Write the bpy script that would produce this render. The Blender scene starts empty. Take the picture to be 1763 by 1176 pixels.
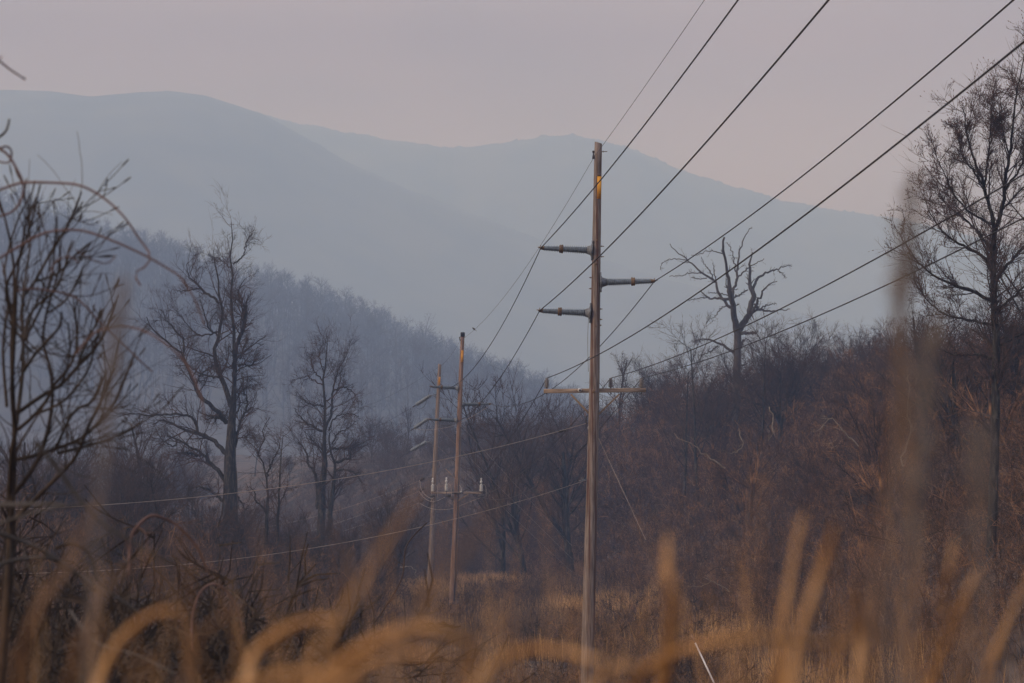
import bpy, bmesh, math, random
import numpy as np
from mathutils import Vector, Matrix

# ------------------------------------------------------------------ camera, light, exposure
SC = bpy.context.scene
COL = SC.collection
F = 5220.0                      # focal length in photograph pixels (1763 wide)
CZ = 5.5                        # eye height above the valley floor
HORIZON = 899.0
PITCH = math.atan((HORIZON - 588.0) / F)
cam_d = bpy.data.cameras.new('camera'); cam = bpy.data.objects.new('camera', cam_d); COL.objects.link(cam)
cam.location = (0, 0, CZ); cam.rotation_euler = (math.pi / 2 + PITCH, 0, 0)
cam_d.sensor_width = 36; cam_d.lens = F * 36 / 1763
cam_d.clip_start = 0.2; cam_d.clip_end = 12000
cam_d.dof.use_dof = True; cam_d.dof.focus_distance = 92; cam_d.dof.aperture_fstop = 5.0
SC.camera = cam
SC.view_settings.view_transform = 'Standard'; SC.view_settings.look = 'None'
SC.view_settings.gamma = 1; SC.view_settings.exposure = 0.95
SC.cycles.volume_bounces = 0; SC.cycles.use_adaptive_sampling = False
SC.cycles.max_bounces = 4; SC.cycles.diffuse_bounces = 2; SC.cycles.glossy_bounces = 1; SC.cycles.transparent_max_bounces = 4

SUN_EL, SUN_AZ = math.radians(24), math.radians(-118)     # low, behind the camera to the left (0 = +Y)
W = bpy.data.worlds.new('World'); SC.world = W; W.use_nodes = True
nt = W.node_tree; nt.nodes.clear()
n_out = nt.nodes.new('ShaderNodeOutputWorld'); n_bg = nt.nodes.new('ShaderNodeBackground')
sky = nt.nodes.new('ShaderNodeTexSky'); sky.sky_type = 'NISHITA'; sky.sun_disc = False
sky.sun_elevation = SUN_EL; sky.sun_rotation = SUN_AZ; sky.air_density = 1.0; sky.dust_density = 6.0; sky.ozone_density = 1.0
# smoke layer: the sky greys to an even veil higher up and reddens in the band just above the hills
tc = nt.nodes.new('ShaderNodeTexCoord'); sx = nt.nodes.new('ShaderNodeSeparateXYZ'); nt.links.new(tc.outputs['Generated'], sx.inputs[0])
ramp = nt.nodes.new('ShaderNodeValToRGB'); nt.links.new(sx.outputs['Z'], ramp.inputs[0])
cr = ramp.color_ramp
cr.elements[0].position = 0.0; cr.elements[0].color = (2.3, 1.05, 1.15, 1)
cr.elements[1].position = 0.30; cr.elements[1].color = (5.4, 5.95, 7.9, 1)
e = cr.elements.new(0.16); e.color = (1.7, .85, 1.0, 1)
mixw = nt.nodes.new('ShaderNodeMix'); mixw.data_type = 'RGBA'; mixw.inputs[0].default_value = 0.8
nt.links.new(sky.outputs[0], mixw.inputs[6]); nt.links.new(ramp.outputs[0], mixw.inputs[7])
nz_ = nt.nodes.new('ShaderNodeTexNoise'); nz_.inputs['Scale'].default_value = 5; nz_.inputs['Detail'].default_value = 3
mpz = nt.nodes.new('ShaderNodeMapping'); mpz.inputs['Scale'].default_value = (1, 1, 3.5); nt.links.new(tc.outputs['Generated'], mpz.inputs[0]); nt.links.new(mpz.outputs[0], nz_.inputs[0])
mrz = nt.nodes.new('ShaderNodeMapRange'); nt.links.new(nz_.outputs[0], mrz.inputs[0]); mrz.inputs[1].default_value = .3; mrz.inputs[2].default_value = .7; mrz.inputs[3].default_value = .72; mrz.inputs[4].default_value = 1.25
vs_ = nt.nodes.new('ShaderNodeVectorMath'); vs_.operation = 'SCALE'; nt.links.new(mixw.outputs[2], vs_.inputs[0]); nt.links.new(mrz.outputs[0], vs_.inputs['Scale'])
nt.links.new(vs_.outputs[0], n_bg.inputs[0]); n_bg.inputs[1].default_value = 0.10
nt.links.new(n_bg.outputs[0], n_out.inputs[0])

sun_d = bpy.data.lights.new('sun', 'SUN'); sun = bpy.data.objects.new('sun', sun_d); COL.objects.link(sun)
sun_d.energy = 0.8; sun_d.angle = math.radians(14); sun_d.color = (1.0, 0.86, 0.74)
sdir = Vector((math.sin(SUN_AZ) * math.cos(SUN_EL), math.cos(SUN_AZ) * math.cos(SUN_EL), math.sin(SUN_EL)))
sun.rotation_euler = sdir.to_track_quat('Z', 'Y').to_euler()

# ------------------------------------------------------------------ helpers
rng = np.random.default_rng(7)
CP, SP = math.cos(PITCH), math.sin(PITCH)
def at(px, py, D):
    """the world point seen at pixel (px, py) of the photograph at ground distance D"""
    x = (px - 881.5) / F; u = -(py - 588.0) / F
    dy = CP - u * SP; dz = SP + u * CP
    return np.array([x * D / dy, D, CZ + dz * D / dy])
def sstep(t):
    t = np.clip(t, 0, 1); return t * t * (3 - 2 * t)

def mk_mesh(name, V, Fq):
    """V (n,3) and Fq (m,4) or (m,3) -> mesh"""
    me = bpy.data.meshes.new(name)
    V = np.ascontiguousarray(V, dtype=np.float32); Fq = np.ascontiguousarray(Fq, dtype=np.int32)
    k = Fq.shape[1]
    me.vertices.add(len(V)); me.vertices.foreach_set('co', V.ravel())
    me.loops.add(Fq.size); me.loops.foreach_set('vertex_index', Fq.ravel())
    me.polygons.add(len(Fq)); me.polygons.foreach_set('loop_start', np.arange(0, Fq.size, k, dtype=np.int32))
    me.update(calc_edges=True); return me
def link(name, me, mat, parent=None, smooth=False):
    if mat is not None:
        if not me.materials: me.materials.append(mat)
    if smooth: me.polygons.foreach_set('use_smooth', np.ones(len(me.polygons), dtype=bool))
    o = bpy.data.objects.new(name, me); COL.objects.link(o)
    if parent is not None: o.parent = parent
    return o
def tag(o, label=None, cat=None, group=None, kind=None):
    if label: o['label'] = label
    if cat: o['category'] = cat
    if group: o['group'] = group
    if kind: o['kind'] = kind
    return o
def thing(name, loc, label, cat, group=None):
    o = bpy.data.objects.new(name, None); COL.objects.link(o); o.location = tuple(float(v) for v in loc)
    o.empty_display_size = 0.3
    return tag(o, label, cat, group)
def copy_tree(o, loc, rotz=0.0, scale=1.0, label=None, group=None):
    r = o.copy(); COL.objects.link(r); r.location = tuple(float(v) for v in loc); r.rotation_euler = (0, 0, rotz); r.scale = (scale,) * 3
    if label: r['label'] = label
    if group: r['group'] = group
    for ch in list(o.children):
        c = ch.copy(); COL.objects.link(c); c.parent = r
        for g in list(ch.children):
            d = g.copy(); COL.objects.link(d); d.parent = c
    return r

# ---- materials
def material(name, c1, c2, scale=4.0, rough=0.9, c3=None, detail=4.0, coords='Object', bump=0.0, stretch=None, spec=0.2, rnd=0.0):
    m = bpy.data.materials.new(name); m.use_nodes = True; t = m.node_tree
    b = t.nodes['Principled BSDF']; b.inputs['Roughness'].default_value = rough
    b.inputs['Specular IOR Level'].default_value = spec
    co = t.nodes.new('ShaderNodeTexCoord'); mp = t.nodes.new('ShaderNodeMapping')
    t.links.new(co.outputs[coords], mp.inputs[0])
    if stretch: mp.inputs['Scale'].default_value = stretch
    n = t.nodes.new('ShaderNodeTexNoise'); n.inputs['Scale'].default_value = scale; n.inputs['Detail'].default_value = detail
    t.links.new(mp.outputs[0], n.inputs['Vector'])
    r = t.nodes.new('ShaderNodeValToRGB'); t.links.new(n.outputs[0], r.inputs[0])
    r.color_ramp.elements[0].position = 0.36; r.color_ramp.elements[0].color = (*c1, 1)
    r.color_ramp.elements[1].position = 0.66; r.color_ramp.elements[1].color = (*c2, 1)
    if c3: q = r.color_ramp.elements.new(0.51); q.color = (*c3, 1)
    out = r.outputs[0]
    if rnd:
        oi = t.nodes.new('ShaderNodeObjectInfo'); mr = t.nodes.new('ShaderNodeMapRange'); t.links.new(oi.outputs['Random'], mr.inputs[0])
        mr.inputs[3].default_value = 1 - rnd; mr.inputs[4].default_value = 1 + rnd
        vm = t.nodes.new('ShaderNodeVectorMath'); vm.operation = 'SCALE'; t.links.new(out, vm.inputs[0]); t.links.new(mr.outputs[0], vm.inputs['Scale'])
        out = vm.outputs[0]
    t.links.new(out, b.inputs['Base Color'])
    if bump:
        bp = t.nodes.new('ShaderNodeBump'); bp.inputs['Strength'].default_value = bump; bp.inputs['Distance'].default_value = 0.02
        t.links.new(n.outputs[0], bp.inputs['Height']); t.links.new(bp.outputs[0], b.inputs['Normal'])
    return m
M = {}
M['bark'] = material('dark_bark', (.012, .009, .007), (.065, .054, .041), 3.0, bump=.6, stretch=(3, 3, .8), c3=(.022, .017, .013))
M['twig'] = material('twig_bark', (.024, .014, .009), (.075, .043, .027), 1.0)
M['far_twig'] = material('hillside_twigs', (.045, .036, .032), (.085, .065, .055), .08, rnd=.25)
M['deadwood'] = material('dead_wood', (.034, .028, .024), (.085, .070, .060), 3.0, stretch=(3, 3, .6), bump=.4)
M['pale_wood'] = material('pale_weathered_wood', (.14, .11, .085), (.27, .215, .17), 5.0)
M['bud_twig'] = material('budding_twigs', (.035, .024, .02), (.075, .048, .038), 1.5)
M['buds'] = material('red_brown_buds', (.07, .038, .03), (.13, .068, .048), 2.0)
M['brush'] = material('thicket_twigs', (.010, .006, .004), (.28, .138, .062), .8, c3=(.052, .026, .013), coords='Object', detail=9)
M['brush_pale'] = material('pale_brush_twigs', (.09, .055, .038), (.34, .22, .14), .9, coords='Object', detail=8)
M['brush_left'] = material('bramble_twigs', (.010, .006, .004), (.22, .115, .056), .8, c3=(.042, .023, .013), coords='Object', detail=9)
M['weed'] = material('brown_weeds', (.032, .019, .012), (.17, .10, .054), .9, coords='Object', detail=8)
M['grass'] = material('dry_tan_grass', (.22, .115, .045), (.56, .32, .135), .4, coords='Object')
M['soil'] = material('leaf_litter', (.022, .015, .012), (.10, .058, .034), .35, detail=10, c3=(.06, .037, .026), coords='Object', bump=.5)
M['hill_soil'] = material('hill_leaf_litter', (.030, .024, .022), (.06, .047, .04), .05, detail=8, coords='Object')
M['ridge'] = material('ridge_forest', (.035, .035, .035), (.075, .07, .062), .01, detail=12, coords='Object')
M['straw_near'] = material('foreground_straw', (.27, .125, .042), (.53, .30, .135), 6.0, stretch=(1, 1, .3), c3=(.39, .195, .075))
M['straw_dark'] = material('foreground_rusty_stalk', (.11, .055, .028), (.21, .115, .06), 6.0, stretch=(1, 1, .3))
M['straw_grey'] = material('foreground_grey_stalk', (.13, .10, .085), (.24, .19, .155), 6.0, stretch=(1, 1, .3))
M['shrub'] = material('near_shrub_bark', (.018, .012, .008), (.048, .031, .021), 8.0)
M['vine'] = material('red_brown_vine', (.085, .048, .04), (.15, .088, .07), 8.0)
M['steel'] = material('grey_galvanised_steel', (.07, .07, .072), (.15, .15, .155), 20, rough=.5)
M['rust'] = material('rusty_iron', (.07, .045, .028), (.18, .105, .055), 30, rough=.8)
M['polymer'] = material('grey_insulator', (.10, .115, .122), (.16, .178, .188), 12, rough=.45, spec=.4)
M['porcelain'] = material('weathered_porcelain', (.10, .088, .082), (.22, .19, .17), 20, rough=.35, spec=.5)
M['glassy'] = material('pale_disc_insulator', (.10, .105, .105), (.18, .18, .175), 20, rough=.3, spec=.5)
M['white'] = material('white_porcelain', (.28, .26, .24), (.52, .48, .44), 20, rough=.35, spec=.5)
M['dark_metal'] = material('dark_metal', (.03, .025, .025), (.07, .06, .055), 20, rough=.6)
M['cable'] = material('black_conductor', (.008, .006, .008), (.018, .013, .015), 3, rough=.6)
M['cable_light'] = material('weathered_aluminium_cable', (.20, .155, .125), (.33, .26, .21), 3, rough=.5)
M['yellow'] = material('yellow_marker', (.36, .15, .012), (.52, .235, .02), 3, rough=.6)
M['cap'] = material('black_pole_cap', (.008, .008, .012), (.015, .015, .02), 6, rough=.5)
M['crossarm'] = material('crossarm_wood', (.14, .095, .065), (.34, .25, .18), 6, stretch=(.35, 3, 3), bump=.4)
M['crossarm_brace'] = material('wooden_brace', (.15, .10, .06), (.26, .175, .11), 6)
M['plastic_white'] = material('white_guy_guard', (.50, .46, .44), (.62, .57, .54), 6, rough=.5)

def pole_material(name, c1, c2, streak):
    m = material(name, c1, c2, 5.0, stretch=(4, 4, .35), bump=.7, rough=.85)
    t = m.node_tree; b = t.nodes['Principled BSDF']
    base = b.inputs['Base Color'].links[0].from_socket
    co = t.nodes.new('ShaderNodeTexCoord'); mp = t.nodes.new('ShaderNodeMapping'); mp.inputs['Scale'].default_value = (9, 9, .11)
    n = t.nodes.new('ShaderNodeTexNoise'); n.inputs['Scale'].default_value = 1.2; n.inputs['Detail'].default_value = 6
    t.links.new(co.outputs['Object'], mp.inputs[0]); t.links.new(mp.outputs[0], n.inputs[0])
    r = t.nodes.new('ShaderNodeValToRGB'); r.color_ramp.elements[0].position = .53; r.color_ramp.elements[1].position = .60
    t.links.new(n.outputs[0], r.inputs[0])
    mx = t.nodes.new('ShaderNodeMix'); mx.data_type = 'RGBA'; t.links.new(r.outputs[0], mx.inputs[0])
    t.links.new(base, mx.inputs[6]); mx.inputs[7].default_value = (*streak, 1)
    t.links.new(mx.outputs[2], b.inputs['Base Color'])
    return m
M['pole_near'] = pole_material('weathered_pole_wood', (.095, .070, .055), (.215, .163, .132), (.075, .032, .02))
M['pole_mid'] = pole_material('brown_pole_wood', (.13, .075, .05), (.24, .15, .105), (.10, .05, .035))
M['pole_far'] = pole_material('grey_brown_pole_wood', (.14, .10, .075), (.23, .165, .125), (.11, .075, .055))

# ---- polylines -> tubes / ribbons (vectorised over many polylines with the same point count)
def frames(P):
    T = np.empty_like(P); T[:, 1:-1] = P[:, 2:] - P[:, :-2]; T[:, 0] = P[:, 1] - P[:, 0]; T[:, -1] = P[:, -1] - P[:, -2]
    T /= np.linalg.norm(T, axis=2, keepdims=True) + 1e-9
    ref = np.zeros_like(P); mz = np.abs(T.mean(axis=1)[:, 2]) > .8
    ref[mz] = (1, 0, 0); ref[~mz] = (0, 0, 1)
    U = np.cross(T, ref); U /= np.linalg.norm(U, axis=2, keepdims=True) + 1e-9
    return T, U, np.cross(T, U)
def tubes(P, R, k):
    """P (m,n,3), R (m,n) -> vertices, quads of k-sided tubes; k=2 gives flat ribbons of random facing"""
    m, n, _ = P.shape; T, U, B = frames(P)
    if k == 2:
        a = rng.uniform(0, math.pi, (m, 1, 1)); S = U * np.cos(a) + B * np.sin(a)
        V = np.stack([P - S * R[..., None], P + S * R[..., None]], axis=2)
    else:
        a = np.arange(k) * 2 * math.pi / k
        V = P[:, :, None, :] + R[:, :, None, None] * (U[:, :, None, :] * np.cos(a)[None, None, :, None] + B[:, :, None, :] * np.sin(a)[None, None, :, None])
    base = (np.arange(m * n) * k).reshape(m, n)[:, :-1, None]
    if k == 2: j = np.array([0]); j2 = np.array([1])
    else: j = np.arange(k); j2 = (j + 1) % k
    A = base + j; B_ = base + j2
    Q = np.stack([A, B_, B_ + k, A + k], axis=3).reshape(-1, 4)
    return V.reshape(-1, 3), Q
def merge(parts):
    Vs, Fs, o = [], [], 0
    for V, Q in parts:
        Vs.append(V); Fs.append(Q + o); o += len(V)
    return np.concatenate(Vs), np.concatenate(Fs)
def resample(pts, n):
    pts = np.asarray(pts, float); d = np.r_[0, np.cumsum(np.linalg.norm(np.diff(pts, axis=0), axis=1))]
    if len(pts) > 2:     # gentle smoothing through Catmull-Rom
        q = []
        for i in range(len(pts) - 1):
            p0 = pts[max(i - 1, 0)]; p1 = pts[i]; p2 = pts[i + 1]; p3 = pts[min(i + 2, len(pts) - 1)]
            for t in np.linspace(0, 1, 7)[:-1]:
                q.append(.5 * ((2 * p1) + (-p0 + p2) * t + (2 * p0 - 5 * p1 + 4 * p2 - p3) * t * t + (-p0 + 3 * p1 - 3 * p2 + p3) * t ** 3))
        q.append(pts[-1]); pts = np.array(q); d = np.r_[0, np.cumsum(np.linalg.norm(np.diff(pts, axis=0), axis=1))]
    s = np.linspace(0, d[-1], n)
    return np.stack([np.interp(s, d, pts[:, c]) for c in range(pts.shape[1])], axis=1)
def grow(start, dirn, length, r0, n, wob=.25, up=0.0, tip=.35, curl=0.0, g=None):
    """m branches grown from start (m,3) along dirn, wandering; up > 0 turns them upwards"""
    g = g or rng; m = len(start); P = np.empty((m, n, 3)); P[:, 0] = start
    d = dirn / (np.linalg.norm(dirn, axis=1, keepdims=True) + 1e-9); step = (length / (n - 1))[:, None]
    drift = g.normal(0, 1, (m, 3)) * curl
    for i in range(1, n):
        d = d + g.normal(0, wob, (m, 3)) + drift; d[:, 2] += up
        d /= np.linalg.norm(d, axis=1, keepdims=True) + 1e-9
        P[:, i] = P[:, i - 1] + d * step
    R = r0[:, None] * np.linspace(1, tip, n)[None, :]
    return P, R
def sprout(P, R, per, t0, t1, ang, length, n, wob=.25, up=.0, rf=.55, tip=.35, taper=.6, curl=0.0, rmin=.004, g=None):
    """children along parent polylines. ang in degrees (mean, sd)"""
    g = g or rng; m, N, _ = P.shape; idx = np.repeat(np.arange(m), per); c = len(idx)
    t = g.uniform(t0, t1, c); f = t * (N - 1); i = np.minimum(f.astype(int), N - 2); w = (f - i)[:, None]
    s = P[idx, i] * (1 - w) + P[idx, i + 1] * w; T = P[idx, i + 1] - P[idx, i]; T /= np.linalg.norm(T, axis=1, keepdims=True) + 1e-9
    pr = R[idx, i] * (1 - w[:, 0]) + R[idx, i + 1] * w[:, 0]
    q = np.cross(T, g.normal(0, 1, (c, 3))); q /= np.linalg.norm(q, axis=1, keepdims=True) + 1e-9
    a = np.radians(g.normal(ang[0], ang[1], c))[:, None]; d = T * np.cos(a) + q * np.sin(a)
    L = np.asarray(length); L = L if L.ndim == 0 else L[idx]
    ln = L * g.uniform(.5, 1.25, c) * (1 - taper * (t - t0) / max(t1 - t0, 1e-6))
    return grow(s, d, ln, np.maximum(pr * rf, rmin), n, wob, up, tip, curl, g)
def plen(P): return np.linalg.norm(np.diff(P, axis=1), axis=2).sum(axis=1)
def set_np_seed(s):
    global rng
    rng = np.random.default_rng(s)

# ------------------------------------------------------------------ ground, hills
FOOT = np.array([(9.5, -60), (8.8, 40), (8.6, 80), (8.2, 110), (7.6, 150), (7, 190), (4.5, 230), (0, 265), (-20, 340), (-45, 410), (-110, 600)], float)
def foot_dist(x, y):
    """distance beyond the foot line of the right-hand slope (negative on the valley side)"""
    x = np.asarray(x, float); y = np.asarray(y, float); best = np.full(x.shape, 1e9); sg = np.ones(x.shape)
    for (x0, y0), (x1, y1) in zip(FOOT[:-1], FOOT[1:]):
        dx, dy = x1 - x0, y1 - y0; t = np.clip(((x - x0) * dx + (y - y0) * dy) / (dx * dx + dy * dy), 0, 1)
        d = np.hypot(x - x0 - t * dx, y - y0 - t * dy); s = np.sign((x - x0) * dy - (y - y0) * dx)
        m = d < best; best = np.where(m, d, best); sg = np.where(m, s, sg)
    return best * sg
def gz(x, y):
    x = np.asarray(x, float); y = np.asarray(y, float)
    bank = 3.9 * (1 - sstep((y - 4) / 46))
    s = foot_dist(x, y)
    hill = 12 * sstep(s / 27) + .5 * np.clip(s / 12, 0, 1) + .10 * np.clip(s - 15, 0, 80)
    left = 2.2 * sstep((-x - 5 - .02 * y) / 14) * (1 - sstep((y - 130) / 90))
    bump = .12 * np.sin(x * .9 + y * .23) + .10 * np.sin(y * .41 - x * .37) + .25 * np.sin(x * .13 + 1) * np.sin(y * .06)
    flat = 1 - sstep((y - 280) / 200) * .0
    # behind the crest the slope falls away again
    fall = 20 * sstep((s - 90) / 220)
    return bank + hill - fall * (s > 0) + left + bump * sstep((y - 5) / 20) * flat
def grid(xs, ys, zf):
    X, Y = np.meshgrid(xs, ys); Z = zf(X, Y); V = np.stack([X, Y, Z], -1).reshape(-1, 3); nx, ny = len(xs), len(ys)
    i = (np.arange(ny - 1)[:, None] * nx + np.arange(nx - 1)[None, :]).ravel()
    return V, np.stack([i, i + 1, i + 1 + nx, i + nx], 1)
def warp(a, b, n, p, lin):      # fine near zero, coarse far away
    t = np.linspace(-1, 1, n); v = np.sign(t) * (lin * np.abs(t) + (1 - lin) * np.abs(t) ** p); return np.where(v < 0, v * a, v * b)
xs = warp(3600, 3600, 287, 5.1, .015)
ys = np.concatenate([np.linspace(-60, 300, 200), 300 + np.linspace(0, 1, 100)[1:] ** 1.8 * 6250])
link('ground', mk_mesh('ground', *grid(xs, ys, gz)), M['soil'], smooth=True)['kind'] = 'structure'

def table_z(tab, D, X):
    """crest height over X from a list of (pixel x, pixel y) seen at distance D"""
    tx = np.array([(p[0] - 881.5) / F * D for p in tab]); tz = np.array([at(p[0], p[1], D)[2] for p in tab])
    return np.interp(X, tx, tz)
def fbm(x, y, seed, f0, octs, gain=.5):
    g = np.random.default_rng(seed); s = 0; a = 1
    for o in range(octs):
        for _ in range(4):
            th = g.uniform(0, 6.283); ph = g.uniform(0, 6.283); fr = f0 * g.uniform(.7, 1.4)
            s = s + a * .5 * np.sin((x * math.cos(th) + y * math.sin(th)) * fr + ph)
        a *= gain; f0 *= 2.03
    return s
MID = [(-900, 60), (-500, 190), (-200, 310), (0, 405), (100, 436), (150, 462), (300, 503), (430, 555), (530, 568), (600, 594), (650, 612), (700, 632), (780, 670), (860, 704), (950, 745), (1100, 860), (1300, 915), (3000, 930)]
DM = 2050.0
def mid_h(X, Y):
    zc = table_z(MID, DM, X * DM / np.maximum(Y, DM - 110)); u = (Y - 720) / (DM - 720)
    h = np.where(u < 1, zc * sstep(u) ** .8, zc * (1 - .35 * sstep((u - 1) / 1.5)))
    return h + 2.6 * fbm(X, Y, 3, .013, 4) * sstep(u * 3) - 4 * (1 - sstep(u * 5))
xs = np.linspace(-1750, 920, 221); ys = np.linspace(680, 2900, 160)
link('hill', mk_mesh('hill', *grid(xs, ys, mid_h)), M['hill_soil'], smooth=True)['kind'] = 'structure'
RA = [(-2500, 330), (-1500, 250), (-700, 150), (-300, 190), (0, 165), (80, 167), (150, 176), (230, 168), (290, 165), (350, 172), (400, 187), (450, 203), (520, 240), (600, 285), (700, 330), (820, 375), (950, 425), (1150, 490), (1400, 560), (1763, 640), (2600, 820)]
RB = [(-2500, 420), (-900, 330), (0, 260), (300, 180), (400, 188), (440, 196), (500, 212), (600, 232), (700, 248), (780, 259), (860, 250), (930, 240), (985, 236), (1040, 246), (1100, 264), (1160, 292), (1250, 320), (1350, 348), (1450, 366), (1560, 380), (1763, 430), (2300, 520), (3500, 600)]
def ridge(tab, D, seed, foot, depth):
    def h(X, Y):
        zc = table_z(tab, D, X * D / np.maximum(Y, D * .9)); u = (Y - (D - foot)) / foot
        r = 26 * fbm(X, Y, seed, .0038, 3) * sstep(u * 2) * sstep((1 - u) * 3) * (u < 1)
        canopy = (2.0 * fbm(X, Y, seed + 9, .07, 3, .8) + 2.6 * np.random.default_rng(seed).uniform(-1, 1, X.shape)) * np.exp(-np.maximum(np.abs(Y - D) - 20, 0) / 15.)
        return np.where(u < 1, (zc + 6) * sstep(u) ** .75 - 6, zc * (1 - sstep((u - 1) * foot / depth) * .6)) + r + canopy
    return h
def ridge_mesh(name, tab, D, seed, foot, depth, halfw):
    ys = np.concatenate([np.linspace(D - foot, D - 60, 40), np.linspace(D - 56, D + 16, 19), np.linspace(D + 30, D + depth, 16)])
    xs = np.concatenate([np.linspace(-halfw, -1100, 60)[:-1], np.linspace(-1100, 1100, 600), np.linspace(1100, halfw, 60)[1:]])
    link(name, mk_mesh(name, *grid(xs, ys, ridge(tab, D, seed, foot, depth))), M['ridge'])['kind'] = 'structure'
DA, DB = 4900, 5750
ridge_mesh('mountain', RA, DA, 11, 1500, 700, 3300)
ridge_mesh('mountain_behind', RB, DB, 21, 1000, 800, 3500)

# ------------------------------------------------------------------ trees
def tree_mesh(levels, mn, kinds):
    """levels: list of (P, R, sides)"""
    return mk_mesh(mn, *merge([tubes(P, R, k) for P, R, k in levels]))
TOP = {}
def make_template(name, H, style, seed, quality=2, twig_mat='twig', bark='bark'):
    """returns (trunk mesh, crown mesh) of a bare tree standing at the origin"""
    set_np_seed(seed); g = rng
    up = {'round': .03, 'vase': .07, 'tall': .05, 'spindly': .06}[style]
    tl = {'round': .62, 'vase': .5, 'tall': .86, 'spindly': .9}[style] * H
    r0 = {'round': .021, 'vase': .014, 'tall': .016, 'spindly': .010}[style] * H
    n0 = 9
    P0, R0 = grow(np.zeros((1, 3)) + [0, 0, -.3], np.array([[g.normal(0, .05), g.normal(0, .05), 1.]]), np.array([tl]), np.array([r0]), n0, .05, .05, .3)
    nst = {'vase': 3, 'round': 2, 'tall': 1, 'spindly': 1}[style]
    stems = [(P0, R0)]
    if nst > 1:
        s, r = sprout(P0, R0, nst, .25, .55, (24, 6), H * .55, n0, .08, .07, .75, taper=.2); stems.append((s, r))
    SP_ = np.concatenate([a for a, _ in stems]); SR = np.concatenate([b for _, b in stems])
    q = quality
    L1, r1 = sprout(SP_, SR, [7, 10, 13][q], .25 if style != 'tall' else .3, 1., (40, 11), H * .38, 7, .09, up * 1.3, .42, taper=.5, rmin=.012)
    L2, r2 = sprout(L1, r1, [4, 6, 8][q], .15, 1., (36, 12), plen(L1) * .5, 5, .11, up, .55, taper=.4, rmin=.012)
    L3, r3 = sprout(L2, r2, [3, 5, 6][q], .1, .95, (32, 12), plen(L2) * .68, 4, .11, up, .6, taper=.2, rmin=[.02, .008, .0055][q])
    lv = [(L2, r2, 3), (L3, r3, 2)]
    if q == 2:
        L4, r4 = sprout(L3, r3, 3, .15, .9, (30, 10), plen(L3) * .7, 3, .1, up, .7, taper=.2, rmin=.004); lv.append((L4, r4, 2))
    trunk = mk_mesh(name + '_trunk', *merge([tubes(SP_, SR, 7), tubes(L1, r1, 4)]))
    crown = mk_mesh(name + '_crown', *merge([tubes(*x) for x in lv]))
    trunk.materials.append(M[bark]); crown.materials.append(M[twig_mat]); TOP[trunk.name] = max(a[..., 2].max() for a, _, _ in lv)
    return trunk, crown
def template_tree(name, tm, loc, label, cat, group, rotz, sc):
    t = thing(name, loc, label, cat, group); t.rotation_euler = (0, 0, rotz); t.scale = (sc,) * 3
    for nm, me in zip(('trunk', 'crown'), tm):
        o = bpy.data.objects.new(nm, me); COL.objects.link(o); o.parent = t
    return t

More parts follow.
